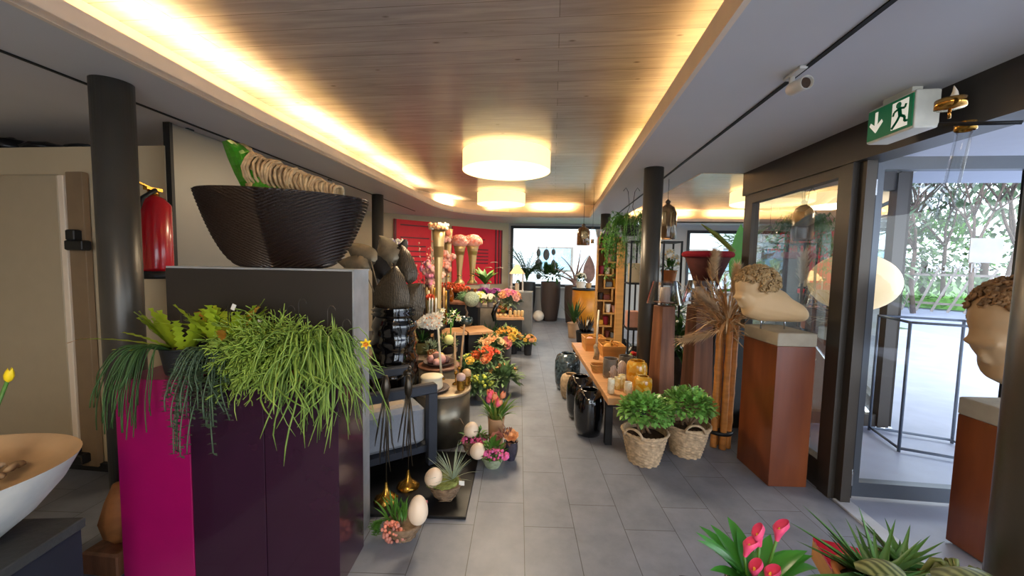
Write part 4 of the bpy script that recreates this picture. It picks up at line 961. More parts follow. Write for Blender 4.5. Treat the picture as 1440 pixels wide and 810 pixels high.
for i, px in enumerate((634,)):
    a_, c_ = A(596, 424, 6.2), A(676, 424, 6.2); t = thing('display_table', 'black stepped shelf table carrying the amber glass vases', 'table', ((a_.x+c_.x)/2, 6.3, 0))
    MB().box((0, 0, zc-.02), (c_.x-a_.x, .4, .035)).build('top', walnut, t); MB().box((0, 0, (zc-.04)/2), (c_.x-a_.x-.06, .34, zc-.04)).build('base', black, t)
# orange berry sprigs behind amber vases
b = MB(); cluster(b, (0, 0, .0), .2, 120, .022, (0, 1), -.1, (2.0, .5, .5)); p = A(630, 402, 6.75)
for k in range(0, len(b.v), 35): b.tube([(0, 0, -.05), b.v[k]], .008, 4, 1)
for k in range(5): b.tube([(-.35+.17*k, 0, -.04), (0, 0, -.05)], .02, 5, 1)
single('berry_sprigs', b, [coral, mat('amber_leaf', 'b5521f', .6, var=.3)], 'mass of orange-red berry sprigs in front of the gold vase feet', 'flowers', (p.x, p.y, p.z-.05))
# black cabinet for candles and orange tulips
a_, c_ = A(566, 470, 4.9), A(626, 470, 4.9)
pk1 = (a_.x+c_.x)/2; zc = A(596, 462, 4.9).z
b = MB(); b.box((0, 0, zc/2), (c_.x-a_.x-.13, .5, zc), bev=.006); single('candle_cabinet', b, black, 'plain black cabinet under the row of long hanging candles', 'cabinet', (pk1-.07, 5.2, 0))
# candle rack: taper candles standing in a black rack
ct = thing('candle_rack', 'black rack holding rows of long taper candles below the pink branch', 'rack', (pk1-.07, 5.15, zc+.002))
MB().box((0, 0, .02), (.56, .3, .04)).build('rack_base', black, ct); MB().box((0, .14, .1), (.56, .02, .1)).build('rack_back', black, ct)
for i, px in enumerate(range(584, 630, 4)):
    yt = 398+ (i % 3)*4; yb = 452
    if 613 < px < 619: continue
    top = A(px, yt, 5.05); bt = A(px, yb, 5.05)
    b = MB(); b.lathe([(.016, 0), (.016, top.z-bt.z), (.002, top.z-bt.z+.012)], seg=8)
    single('taper_candle', b, [mat('candle_olive', 'a08a5a', .4), wax, waxb, brass][i % 4], 'long taper candle standing in the black candle rack', 'candle', (bt.x, 5.05-.04*(i % 2), zc+.045), 0, 'taper candles in the black rack')
for i, px in enumerate((571, 576, 583, 604, 608, 613)):
    y0_, y1_ = (425, 448) if px < 590 else (420, 440)
    top = A(px, y0_, 4.5); bt = A(px, y1_, 4.5); b = MB(); b.lathe([(.012, 0), (.011, top.z-bt.z), (.001, top.z-bt.z+.015)], seg=8)
    b.lathe([(.018, -.1), (.006, -.09), (.006, -.01), (.014, 0)], seg=8)
    single('white_candle', b, mat('white_wax', 'efe9dc', .4), ['white candle at far left in front of the candle rack', 'white candle second from left in front of the rack', 'white candle beside the orchid blossoms, left side', 'white candle under the orange tulips, left one', 'white candle under the orange tulips, middle one', 'white candle under the orange tulips, right one'][i], 'candle', (bt.x, bt.y, bt.z))
# small shelf that carries them
a_, c_ = A(566, 455, 4.5), A(618, 455, 4.5); zc2 = A(590, 448, 4.5).z-.1
t = thing('display_table', 'small black table holding the white candles behind the orchid', 'table', ((a_.x+c_.x)/2, 4.55, 0)); MB().box((0, 0, zc2-.015), (c_.x-a_.x+.05, .24, .028)).build('top', black, t)
for x in (-.2, .2): MB().box((x, 0, (zc2-.03+.452)/2), (.04, .2, zc2-.03-.452)).build('leg', black, t)
# orange tulip bunch
p = A(604, 421, 4.85); b = MB()
for k in range(10): tulip(b, (rnd(-.06, .06), rnd(-.04, .04), rnd(-.02, .03)), .024, .05, 0, (rnd(-.3, .3), -.2, 1))
for k in range(8): b.tube([(0, 0, -.24), (rnd(-.05, .05), 0, -.01)], .003, 4, 1)
single('tulip_bunch', b, [coral, lf_mid], 'small bunch of orange-red tulips in front of the candle rack', 'flowers', (p.x, p.y, p.z))
# pink magnolia / blossom branches
def branch(loc, h, n, wd, m, lb, nm='blossom_branch', r=.03, br=.006, per=3, col=None, zf=0.):
    t = thing(nm, lb, 'branch', loc); b = MB(); f = MB()
    for k in range(n):
        a = rnd(0, PR); e_ = Vector((cos(a)*wd*rnd(.4, 1), sin(a)*wd*.5, h*rnd(.6, 1))); pts = bez((0, 0, 0), (e_.x*.2, e_.y*.2, h*.6), e_, 8); b.tube(pts, [br*(1-.09*i) for i in range(9)], 5)
        for j in range(per):
            q_ = random.choice(pts[3:]); f.ball(q_+rdir()*r*.8, r*rnd(.6, 1.1), random.choice(range(len(m))), 8, 5, (1, 1, 1.2), noise=.05)
    b.build('twigs', twig, t); f.build('blossoms', m, t)
    zz0 = loc[2]-zf; v_ = MB(); v_.lathe([(0, -zz0+.002), (.055, -zz0+.002), (.055, -.1), (.045, .0), (.055, .03), (.03, .02), (0, 0)], seg=18, caps=False); v_.build('vase', black, t)
p = A(597, 420, 5.39); branch((p.x, p.y, p.z-.15), 1.0, 14, .38, [sal, palepk], 'bare twiggy branch with tiny pink buds in front of the red panel', r=.014, per=14, zf=zc)
p = A(612, 420, 5.38); branch((p.x-.03, p.y, p.z), .52, 9, .2, [palepk, mat('orchid_pink', 'e58fae', .6, var=.2)], 'spray of pale pink blossoms beside the tallest gold vase', r=.034, per=8, zf=zc)
p = A(626, 410, 6.0); branch((p.x+.02, p.y, p.z), .9, 7, .13, [sal, palepk], 'tall spray of round peach blossoms right of the tallest gold vase', r=.05, per=4)
# white lily spray beside gold table
p = G(634, 446, .75)
# round topiary + bonsai pot, tables -------------------------------------
def wedge(name, lb, px, pz, z, w, dep, rz, topm, basem=black, cat='table', h0=0., flip=1):
    p = G(px, pz, z)
    t = thing(name, lb, cat, (p.x, p.y, 0), rz)
    MB().box((flip*w/2, dep/2, z-.02), (w, dep, .04), bev=.003).build('top', topm, t); MB().box((flip*w/2, dep/2, (z-.04)/2), (w-.05, dep-.05, z-.04)).build('base', basem, t)
    return p
dkpl = mat('charcoal_side', '232427', .6, var=.08)
pA_ = wedge('display_table', 'black box table with an orange-brown wooden top under the bonsai pot', 657, 467, .6, .5, .4, R(28), oaky, dkpl, flip=-1)
pA2 = G(657, 467, .6)
t = thing('display_table', 'charcoal box table with a wooden top, right half of the corner display under the bonsai', 'table', (pA2.x+.012, pA2.y+.01, 0), R(28)); MB().box((.19, .25, .575), (.36, .5, .04), bev=.003).build('top', oaky, t); MB().box((.18, .25, .277), (.33, .44, .553)).build('base', dkpl, t)
pB_ = G(737, 447, .6)
t = thing('display_table', 'black box table with a pale wooden top beside the aisle, holding bread-coloured candles', 'table', (pB_.x, pB_.y, 0), R(14)); MB().box((-.36, .21, .58), (.72, .42, .04), bev=.003).build('top', oaky, t); MB().box((-.36, .21, .28), (.66, .36, .56)).build('base', dkpl, t)
p = G(690, 428, .86); t = thing('display_table', 'taller grey wooden box table behind the bonsai corner', 'table', (p.x, p.y, 0), R(8)); MB().box((-.35, .25, .835), (.9, .5, .045), bev=.004).build('top', greywood, t); MB().box((-.35, .25, .406), (.84, .44, .812)).build('base', greywood, t)
zb3 = .86; gq = lambda px, py, z: G(px, py, z)
# bonsai
p = gq(655, 458, .6); t = thing('bonsai', 'small round-crowned grey-green tree in a dark glazed pot on the wooden table top', 'potted plant', (p.x, p.y, .601))
b = MB(); b.lathe([(0, 0), (.07, 0), (.11, .05), (.11, .1), (.085, .14), (.07, .135), (0, .1)], seg=24, caps=False); b.build('pot', mat('dark_teal_glaze', '1f3438', .12, var=.5, scale=14, coat=.5), t)
b = MB(); b.tube([(0, 0, .1), (.02, 0, .2), (-.01, 0, .27), (.01, 0, .38)], [.02, .017, .014, .01], 6); b.build('trunk', twig, t)
b = MB(); bush(b, (-.02, 0, .43), .11, 420, .03, .016, .2, -.6, (0,), sc=(1.3, 1, .8)); b.ball((-.02, 0, .43), .08, 0, 10, 8, (1.4, 1, .85)); b.build('foliage', mat('bonsai_leaf', '62835a', .6, var=.35, scale=14), t)
p = gq(661, 436, zb3); b = MB(); b.ball((0, 0, .13), .115, 0, 22, 14, noise=.03); b.v = [tuple(v) for v in b.v]; single('moss_ball', b, mat('grey_moss_ball', '9aa58e', .95, var=.25, scale=50, bump=1, kind='voronoi'), 'big grey-green moss ball behind the bonsai crown', 'moss ball', (p.x-.0, p.y+.1, zb3+.02))
# tray and pots
def smallpot(px, py, z, lb, potm, blm, fm=lf_mid, r=.05, h=.09, R_=.09, n=14, kind='rose', br=.035, nl=60, cat='potted plant', nm='potted_flower', lift=.06, scx=1.0):
    p = G(px, py, z); t = thing(nm, lb, cat, (p.x, p.y, z+.002))
    b = MB(); pot(b, r*.8, r, h, seg=16); b.build('pot', potm, t)
    b = MB(); bush(b, (0, 0, h+.02), R_, nl, R_*.75, R_*.32, .5, -.1, (0,), sc=(scx, 1, .8)); b.ball((0, 0, h+.02), R_*.45, 0, 8, 6); b.build('foliage', fm, t)
    b = MB()
    for k in range(n):
        d = rdir(.15, 1); c = Vector((d.x*R_*scx, d.y*R_, h+lift+d.z*R_*.7)); m_ = random.choice(range(len(blm)))
        if kind == 'rose': rose(b, c, br*rnd(.8, 1.15), m_, d+Vector((0, -.5, .4)), 3)
        elif kind == 'daisy': daisy(b, c, br, m_, len(blm)-1, d+Vector((0, -.5, .2)), 9)
        else: b.ball(c, br, m_, 7, 5)
    b.build('blossoms', blm, t); return t
grp = mat('grey_planter', '6d6560', .7, var=.1); blkp = mat('black_planter', '26262a', .5)
smallpot(680, 424, zb3, 'violet orchid in a grey pot, left one of two behind the grey table top', grp, [vio], lf_dark, .06, .1, .1, 12, 'daisy', .045, 50)
smallpot(696, 425, zb3, 'violet orchid in a grey pot, right one of two beside the lantern', grp, [vio, pcol('petal_violet2', 'a0408f')], lf_dark, .06, .1, .1, 12, 'daisy', .045, 50)
smallpot(673, 432, zb3, 'yellow-lime succulent rosettes in a grey planter box', grp, [ygr, whi], lf_olive, .06, .09, .1, 14, 'daisy', .05, 60)
smallpot(689, 432, zb3, 'cream and yellow primrose pot at the edge of the grey table', grp, [whi, yel], lf_olive, .05, .08, .08, 12, 'daisy', .035, 40)
smallpot(715, 440, .6, 'big bouquet of pink and peach roses on the pale wooden table top', blkp, [pcol('rose_pink2', 'e27fa0'), peach, palepk], lf_grey, .07, .16, .17, 26, 'rose', .065, 150, 'bouquet', 'rose_bouquet', .12, 1.2)
smallpot(706, 441, .6, 'low wreath of rusty orange blossoms on the pale wooden table top', terra, [pcol('rust', 'c77a4d'), peach], lf_olive, .08, .03, .12, 30, 'ball', .028, 60, 'flowers', 'flower_wreath', .02, 1.5)
for i in range(7):
    px = (697, 703, 710, 717, 724, 729, 734)[i]; p = G(px, 446, .6); b = MB(); h = .05 if i < 3 else .11; b.lathe([(0, 0), (.027, 0), (.029, h*.5), (.027, h*.9), (.02, h), (0, h)], seg=14)
    single('pillar_candle', b, mat('honey_wax', 'dfc086', .5, var=.1), ['low honey-coloured candle, leftmost on the aisle table front edge', 'low honey-coloured candle, second from left on the aisle table', 'low honey-coloured candle, third from left on the aisle table', 'taller honey-coloured candle, first of four at the right of the aisle table', 'taller honey-coloured candle, second of four at the right of the aisle table', 'taller honey-coloured candle, third of four at the right of the aisle table', 'taller honey-coloured candle at the right corner of the aisle table'][i], 'candle', (p.x, p.y+.06, .602))
# lantern on white stand
p = A(727, 410, 7.4); t = thing('lantern', 'white house-shaped lantern with a green wreath near the far window', 'lantern', (p.x, p.y, p.z))
hl = A(727, 372, 7.4).z-p.z
b = MB()
for sx in (-1, 1):
    for sy in (-1, 1): b.box((sx*.11, sy*.1, hl*.33), (.015, .015, hl*.66))
b.box((0, 0, .01), (.25, .23, .02)); b.build('frame', white, t)
b = MB(); b.add([(-.14, -.12, hl*.66), (.14, -.12, hl*.66), (.14, .12, hl*.66), (-.14, .12, hl*.66), (-.03, 0, hl), (.03, 0, hl)], [(0, 1, 5, 4), (1, 2, 5), (2, 3, 4, 5), (3, 0, 4), (3, 2, 1, 0)]); b.build('roof', mat('warm_roof', 'e0b98a', .6), t)
MB().lathe([(.04, .02), (.04, .17)], seg=14).build('candle', wax, t); b = MB(); cluster(b, (.03, -.11, .2), .03, 16, .013, (0,), -1); b.build('wreath', lf_dark, t)
b = MB(); b.box((0, 0, p.z/2), (.5, .4, p.z-.004), bev=.005); single('display_pedestal', b, mat('grey_pedestal', '80817f', .6), 'grey pedestal carrying the white lantern', 'pedestal', (p.x+.05, p.y+.08, 0))
# black curved leaf-shaped sculpture
p = G(695, 452, .6); b = MB(); b.tube([(0, 0, 0), (-.02, 0, .12), (.02, 0, .24), (.08, .0, .34)], [.06, .09, .08, .02], 12, flat=.5); single('black_sculpture', b, blackg, 'curved black leaf-shaped sculpture between the two table displays', 'sculpture', (p.x, p.y+.05, .601))
# peace lily behind gold vases
p = A(677, 400, 6.9); t = thing('peace_lily', 'peace lily with broad green leaves right of the gold hydrangea vases', 'potted plant', (p.x+.03, p.y+.2, 1.001))
b = MB(); pot(b, .08, .1, .15); b.build('pot', white, t); b = MB()
for k in range(22): a = rnd(0, PR); b.leaf((0, 0, .14), (cos(a), sin(a), rnd(.5, 2)), rnd(.3, .5), .09, rnd(.5, 1.2), 0, 6)
b.build('leaves', lf_mid, t); b = MB()
for k in range(3): b.leaf((.1*k, -.05, .45+.1*(k % 2)), (1, -.2, .2), .16, .07, .4)
b.build('blossoms', whi, t)
# floor flowers cluster
gp = mat('green_grey_leaf', '6f8a5a', .55, var=.4, scale=10)
fl = [(742, 499, 0, 'small pot of yellow-orange flowers standing alone on the aisle floor', blkp, [yel, peach], .11, 16, .04),
      (722, 497, 0, 'dark-leaved plant pot behind the lone yellow flower pot', blkp, [lil], .13, 6, .02),
      (712, 520, 0, 'tall bouquet of yellow roses over a pink protea in the floor cluster', grp, [yel, pcol('amber_petal', 'e8a94a')], .17, 20, .06),
      (690, 527, 0, 'bouquet of peach and cream roses at the back of the floor cluster', grp, [peach, pcol('cream_petal', 'efcf98')], .16, 20, .055),
      (684, 545, 0, 'bouquet of orange-red and cream roses in the middle of the floor cluster', grp, [coral, pcol('orange2', 'f06a35'), peach], .17, 22, .055),
      (708, 552, 0, 'low bouquet with one peach bloom at the front right of the floor cluster', grp, [peach, pcol('apricot', 'f0b56a')], .17, 7, .05),
      (676, 562, 0, 'lime green flowered pot at the front left of the floor cluster', grp, [ygr, ygr], .14, 30, .022),
      (660, 548, 0, 'pot of lemon yellow roses between drum table and rose bouquets', grp, [ygr, yel], .14, 12, .06)]
for (px, py, z, lb, pm_, bl, R_, n, br) in fl:
    hgt = {742: .2, 722: .16, 712: .42, 690: .36, 684: .30, 708: .14, 676: .12, 660: .24}[px]
    smallpot(px, py, z, lb, pm_, bl, gp, .075, hgt, R_, n, 'rose' if br > .025 else 'ball', br, 210, 'bouquet', 'flower_pot', .05)
p = G(712, 520); b = MB(); rose(b, (0, 0, 0), .09, 0, (0, -1, .5), 5); single('protea', b, pcol('protea_pink', 'e58a86'), 'large pink protea bloom below the yellow roses', 'flower', (p.x, p.y-.16, .42))
# green plant in front of tables
p = G(685, 505); t = thing('potted_palm', 'dark green grassy plant in a black pot between the two box tables', 'potted plant', (p.x, p.y, 0)); b = MB(); pot(b, .1, .12, .25); b.build('pot', blkp, t)
b = MB()
for k in range(60): a = rnd(0, PR); b.leaf((.03*cos(a), .03*sin(a), .24), (cos(a)*.6, sin(a)*.6, 1.3), rnd(.25, .45), .025, rnd(.2, 1.4), 0, 5)
b.build('leaves', lf_dark, t)
# white-spotted lily spray in front of black cabinet
p = A(633, 445, 4.7); t = thing('lily_spray', 'spray of cream lilies left of the bonsai', 'flowers', (p.x, p.y, p.z)); b = MB()
for k in range(10): daisy(b, (rnd(-.14, .12), rnd(-.06, .06), rnd(-.06, .08)), .042, 0, 1, rdir(-.2, 1)+Vector((0, -1, 0)), 6)
b.build('blossoms', [whi, yel], t); b = MB(); bush(b, (0, 0, -.02), .1, 40, .12, .02, .6, -.4); b.tube([(0, .03, 0), (0, .05, -p.z+.12)], .01, 6); b.build('foliage', lf_mid, t); b = MB(); pot(b, .08, .1, .14, c=(0, .05, -p.z)); b.build('pot', blkp, t)
# ================================================================== RIGHT SIDE
# long bench -----------------------------------------------------------
bn = G(855, 560, .45); BZ = .45
t = thing('display_bench', 'long pinewood plank bench on black steel legs beside the aisle', 'bench', (bn.x, bn.y, 0), TA)
BL, BW = 2.25, .37
MB().box((BW/2, BL/2, BZ-.03), (BW, BL, .06), bev=.004).build('top', oaky, t)
for yy in (.12, BL-.12):
    for xx in (.04, BW-.04): MB().box((xx, yy, (BZ-.06)/2), (.06, .06, BZ-.06)).build('leg', black, t)
    MB().box((BW/2, yy, BZ-.085), (BW-.02, .06, .045)).build('cross_bar', black, t)
def bp(px, py): return G(px, py, BZ+.002)
# hurricane vase, agates, jars
taupe = mat('taupe_glass', '8d8378', .12, var=.25, scale=9, trans=.35, coat=.3); agm = mat('agate', '8b7a72', .25, col2='d8c7b8', scale=26, kind='wave')
mott = mat('mottled_amber_glass', 'dc9410', .12, col2='efc766', scale=24, kind='cells', coat=.5, trans=.2, emit='d08a10', es=.0)
gjar = mat('gilt_white_glass', 'd8c49a', .2, col2='f2ecd8', scale=30, kind='cells', coat=.3)
def cyl(nm, lb, cat, loc, r, h, m, th=.006, belly=0., rim=None, seg=28, grp=None):
    b = MB(); pr = [(0, 0), (r*.85, 0), (r*.97, h*.03), (r+belly*.5, h*.2), (r+belly, h*.5), (r+belly*.6, h*.8), (r*.95, h*.93), (rim or r*.8, h*.97), (rim or r*.8, h)]
    rr = rim or r*.8; pr += [(rr-th, h), (rr-th, h*.95), (r-th, h*.88), (r-th, h*.1), (0, h*.06)]
    b.lathe(pr, seg=seg, caps=False); return single(nm, b, m, lb, cat, loc, 0, grp)
p = bp(858, 530); cyl('hurricane_vase', 'straight taupe glass vase at the left behind the small gilt jars', 'vase', (p.x, p.y, p.z), .075, .19, taupe, rim=.072)
p = bp(884, 525); cyl('hurricane_vase', 'straight taupe glass vase at the back, left of the mottled amber jars', 'vase', (p.x-.02, p.y+.06, p.z), .075, .17, taupe, rim=.072)
for i, (px, py, h, w, lb) in enumerate(((862, 533, .14, .038, 'narrow upright agate slice in front of the left taupe vase'), (874, 534, .19, .05, 'larger upright agate slice between the two taupe vases'))):
    p = bp(px, py); b = MB(); n_ = 18
    ring = [(w*cos(PR*k/n_)*(1+.15*sin(3*k)), 0, h/2+h/2*sin(PR*k/n_)) for k in range(n_)]
    b.add([(x, -.008, z) for x, y, z in ring]+[(x, .008, z) for x, y, z in ring], [list(range(n_)), [n_+k for k in range(n_)][::-1]]+[[k, n_+k, n_+(k+1) % n_, (k+1) % n_] for k in range(n_)])
    single('agate_slice', b, agm, lb, 'agate', (p.x, p.y, p.z), .3)
p = bp(902, 541); cyl('mottled_jar', 'mottled amber glass jar with open neck, the taller one behind', 'jar', (p.x-.03, p.y+.08, p.z), .09, .21, mott, belly=.008, rim=.07)
p = bp(903, 553); cyl('mottled_jar', 'mottled amber glass jar, the squat one at the near corner of the bench', 'jar', (p.x, p.y, p.z), .075, .155, mott, belly=.006, rim=.05)
for i, (px, py, h, r, lb) in enumerate(((859, 553, .13, .03, 'small gilt white glass jar, leftmost at the near bench end'), (868, 547, .11, .028, 'small gilt white glass jar, second from left at the near end of the bench'), (883, 553, .10, .034, 'small gilt white glass jar beside the squat amber jar'), (874, 545, .12, .033, 'small gilt glass jar just behind the front pair'))):
    p = bp(px, py); cyl('tealight_jar', lb, 'jar', (p.x, p.y, p.z), r, h, gjar if i % 2 == 0 else mat('yellow_gilt_glass', 'c9a548', .2, col2='efe3b5', scale=30, kind='cells'), rim=r*.95)
# rattan ring, driftwood with stick candle, wooden gift trays
p = bp(841, 524); b = MB()
for k in range(7): b.tube([(.075*cos(a)*(1+.05*k % 3), .075*sin(a), .008+.012*k+.004*sin(3*a+k)) for a in [PR*q_/18 for q_ in range(19)]], .007, 5)
single('rattan_wreath', b, oak, 'coiled rattan wreath on the bench beside the taupe vase', 'wreath', (p.x+.02, p.y+.03, p.z))
p = bp(838, 505); t = thing('driftwood_candle', 'pale stick candle over a grey driftwood piece on the aisle edge of the bench', 'candle', (p.x, p.y, p.z))
b = MB(); b.tube([(0, 0, 0), (.01, 0, .07), (-.01, .01, .15), (.01, 0, .2)], [.035, .03, .026, .01], 8); b.build('driftwood', mat('driftwood_grey', '9a8a72', .8, var=.4, scale=20, bump=.6), t)
top = A(842, 436, p.y); MB().tube([(0, 0, .15), (top.x-p.x, 0, top.z-p.z)], [.013, .010], 8).build('candle', wax, t)
traym = oak
for i, (px, py, w, d_, h, lb) in enumerate(((832, 494, .24, .3, .17, 'open light wooden gift tray at the far end of the bench'), (858, 503, .26, .3, .14, 'open light wooden gift tray with curled ribbons, nearer and right of the other tray'))):
    p = bp(px, py); t = thing('gift_tray', lb, 'tray', (p.x+.03, p.y+.15, p.z), TA)
    b = MB(); b.box((0, 0, .006), (w, d_, .012))
    for sx in (-1, 1): b.box((sx*w/2, 0, h/2), (.012, d_, h), ry=sx*.12)
    for sy in (-1, 1): b.box((0, sy*d_/2, h/2), (w, .012, h), rx=-sy*.12)
    b.build('tray_box', traym, t)
    b = MB()
    for k in range(6): b.tube([(rnd(-.08, .08)+.04*cos(a+k), rnd(-.1, .1)*.3+.03*sin(a), h*.6+.04*sin(a)+.01*k) for a in [PR*q_/8 for q_ in range(8)]], .007, 4)
    b.ball((-.05, -.03, h*.75), .05, 1, sc=(1, 1, .8)); b.build('gift_contents', [mat('golden_ribbon', 'e0a24c', .5, var=.2), palepk if not i else mat('golden_ribbon', 'e0a24c')], t)
# floor vases ------------------------------------------------------------
def floorvase(px, py, wpx, hpx, lb, m, nm='floor_vase'):
    p = G(px, py); dist = p.y; r = wpx/2*dist/FPX; h = hpx*dist/FPX*.93
    p = Vector((p.x-.03, p.y+r*.7, 0))
    b = MB(); b.lathe([(0, 0), (r*.62, 0), (r*.78, h*.03), (r*.93, h*.2), (r, h*.5), (r*.97, h*.78), (r*.82, h*.93), (r*.6, h*.985), (r*.55, h), (r*.5, h*.985), (r*.5, h*.94), (r*.75, h*.85), (r*.8, h*.4), (0, h*.2)], seg=44, caps=False)
    return single(nm, b, m, lb, 'vase', tuple(p))
spk = mat('speckled_blue_black', '0d1218', .12, col2='5b707c', scale=34, kind='noise', coat=.5, spec=.7)
floorvase(833, 617, 43, 73, 'glossy black floor vase nearest the camera at the bench end', blackg)
floorvase(820, 592, 40, 66, 'glossy black floor vase behind the nearest one beside the bench', blackg)
floorvase(806, 563, 30, 38, 'natural wicker floor basket vase half hidden behind the black vases', wick, 'wicker_vase')
v = floorvase(801, 551, 37, 57, 'blue-black speckled floor vase, farthest of the row in the aisle', spk)
# wooden candle lamps -----------------------------------------------------
shg = glassmat('clear_glass', (.97, .98, .98), .45)
def woodlamp(px, py, Yb, zt, wb, wt, lb, sx0, syt, syb, rz=R(22)):
    p = A(px, 500, Yb)
    t = thing('wooden_candle_lamp', lb, 'candle lamp', (p.x, p.y, 0), rz)
    MB().box((0, 0, zt/2), (wb, wb, zt), taper=wt/wb, bev=.006).build('pillar', walnut, t)
    MB().lathe([(.012, zt), (.012, zt+.03), (.1, zt+.03), (.1, zt+.036), (0, zt+.036)], seg=24).build('plate', walnut, t)
    MB().lathe([(.048, zt+.037), (.048, zt+.17), (.04, zt+.175), (0, zt+.172)], seg=24).build('candle', mat('candle_blush', 'e6c9b4', .5, sub=.2), t)
    MB().lathe([(.168, zt+.02), (.117, zt+.235)], seg=40, caps=False).build('glass_shade', glassmat('shade_glass', (.84, .87, .90), 4.0), t)
    return p
woodlamp(931, 556, 3.78, 1.19, .185, .14, 'tapered wooden pillar lamp with a glass shade, beside the amber jars', 0, 0, 0)
woodlamp(981, 556, 3.86, 1.20, .225, .17, 'tapered wooden pillar lamp with a glass shade, farther right behind the leafy baskets', 0, 0, 0, R(12))
# baskets -----------------------------------------------------------------
def basket(px, py, lb, rot, crown):
    p = G(px, py); t = thing('plant_basket', lb, 'potted plant', (p.x, p.y+.1, 0), rot)
    r0_, r1_, h = .115, .175, .25; b = MB(); NR = 20; SG = 72; vs = []
    for j in range(NR*3+1):
        s_ = j/(NR*3); r = r0_+(r1_-r0_)*s_**.9
        for i in range(SG):
            a = PR*i/SG; k = .006*sin(s_*NR*pi+ (pi/2 if (i//3) % 2 else -pi/2)*1.0)
            vs.append(((r+k)*cos(a), (r+k)*sin(a), s_*h))
    b.add(vs, [[j*SG+i, j*SG+(i+1) % SG, (j+1)*SG+(i+1) % SG, (j+1)*SG+i] for j in range(NR*3) for i in range(SG)]+[list(range(SG))[::-1]], 0, True)
    b.lathe([(r1_-.012, h), (r1_-.02, h*.6), (r0_, .02)], seg=30, caps=False)
    b.build('woven_body', wick, t)
    b = MB()
    for k in range(3): b.tube([(r1_*cos(a)+.006*cos(a*9+k*2), r1_*sin(a)+.006*sin(a*9+k*2), h+.008*sin(a*11+k*2.1)) for a in [PR*q_/60 for q_ in range(61)]], .009, 6)
    b.build('rim', wick, t)
    for s_ in (-1, 1):
        b = MB()
        for k in range(2): b.tube([(s_*(r1_+.006+.008*k), .075*cos(a), h+.065*sin(a)) for a in [pi*q_/10 for q_ in range(11)]], .009, 6)
        b.build('handle', wick, t)
    soilm(h-.03, r1_-.015).build('soil', soil, t)
    b = MB()
    for k in range(5): a = rnd(0, PR); b.tube(bez((rnd(-.05, .05), rnd(-.05, .05), h-.04), (.05*cos(a), .05*sin(a), h+.06), (.12*cos(a), .12*sin(a), h+.16), 5), [.012, .011, .01, .009, .008, .006], 6)
    b.build('stems', mat('bark_brown', '7a6048', .8, var=.25), t)
    b = MB(); bush(b, (0, 0, h+.16), .2, 1000, .045, .032, .3, -.35, (0,), 1.0, crown, 3, .5, .1); b.build('foliage', lf_gloss, t)
basket(909, 657, 'round wicker basket with two handles and a glossy-leaved shrub, nearer to the aisle', R(50), (1, 1, .62))
basket(970, 645, 'round wicker basket with a glossy-leaved shrub, right of the other basket', R(90), (1.12, 1, .66))
# dark planter and bamboo ----------------------------------------------------
p = G(1003, 606); b = MB(); b.box((0, 0, .5), (.3, .28, 1.0), bev=.005); single('tall_planter', b, mat('charcoal_planter', '2b2c2e', .6, var=.12), 'tall square charcoal planter between the wooden lamp and the bamboo bundle', 'planter', (p.x+.11, p.y+.22, 0), R(10))
bam = mat('bamboo', 'b9793c', .42, var=.22, scale=3, stretch=(2, 2, 9)); drym = mat('dried_grass', 'a5794d', .9, col2='c79a68', scale=20); pamp = mat('pampas_cream', 'd9bd98', .95, var=.15, scale=20)
p = G(1027, 640); t = thing('bamboo_bundle', 'bundle of thick bamboo canes strapped near the floor beside the rust-brown pedestal', 'bamboo', (p.x-.03, p.y+.12, 0))
bb = Vector((p.x-.03, p.y+.12, 0))
for k, (dx, dy, tx) in enumerate(((-.06, 0, -.02), (.0, -.035, .01), (.055, .0, .05), (-.02, .06, .0), (.04, .06, .03))):
    b = MB(); H_ = 1.10+.03*(k % 3); pts = []; rr = []
    for j in range(25):
        s_ = j/24; pts.append((dx+(tx-dx*.4)*s_*.6, dy, .01+H_*s_)); rr.append(.026*(1.12 if j % 5 == 0 else 1))
    b.tube(pts, rr, 10); b.build('cane', bam, t)
b = MB(); b.lathe([(.095, .13), (.098, .13), (.098, .16), (.095, .16)], seg=20, fn=lambda q_, a: (q_.x+.0, q_.y*.75+.01, q_.z)); b.build('strap', black, t)
def plume(b, base, d, L, w, mi=0, n=70):
    base = Vector(base); d = Vector(d).normalized()
    for k in range(n):
        s_ = rnd(.25, 1); c = base+d*L*s_+Vector((0, 0, -.1*s_*s_*L)); dd_ = (d+rdir()*.5).normalized(); b.leaf(c, dd_, w*rnd(.4, 1.0), .007, .6, mi, 2)
t = thing('dried_grass', 'fan of brown dried grasses and plumes above the bamboo canes', 'dried arrangement', (bb.x, bb.y, 1.05))
b = MB()
for k in range(26):
    d = Vector((rnd(-.9, .6), rnd(-.5, .5), rnd(.4, 1.5))).normalized(); L_ = rnd(.3, .58); pts = bez((rnd(-.04, .04), rnd(-.04, .04), -.1), d*L_*.6, d*L_+Vector((0, 0, -.05)), 6); b.tube(pts, .003, 4); plume(b, pts[3], pts[6]-pts[3], L_*.6, .07, random.choice((0, 1)), 34)
for k in range(160): d = Vector((rnd(-1, .6), rnd(-.6, .6), rnd(-.2, 1.2))); b.leaf((0, 0, rnd(-.05, .12)), d, rnd(.2, .45), .016, rnd(.2, 1.5), random.choice((0, 1)), 4, .3)
b.build('stalks', [drym, pamp], t)
b = MB(); plume(b, (-.06, -.08, -.02), (-1, -.2, -.1), .34, .13, 0, 420); plume(b, (-.05, -.1, .1), (-.6, -.2, .5), .34, .13, 0, 420); plume(b, (.0, -.05, .2), (.0, -.2, 1), .34, .12, 0, 380); b.build('plumes', pamp, t)
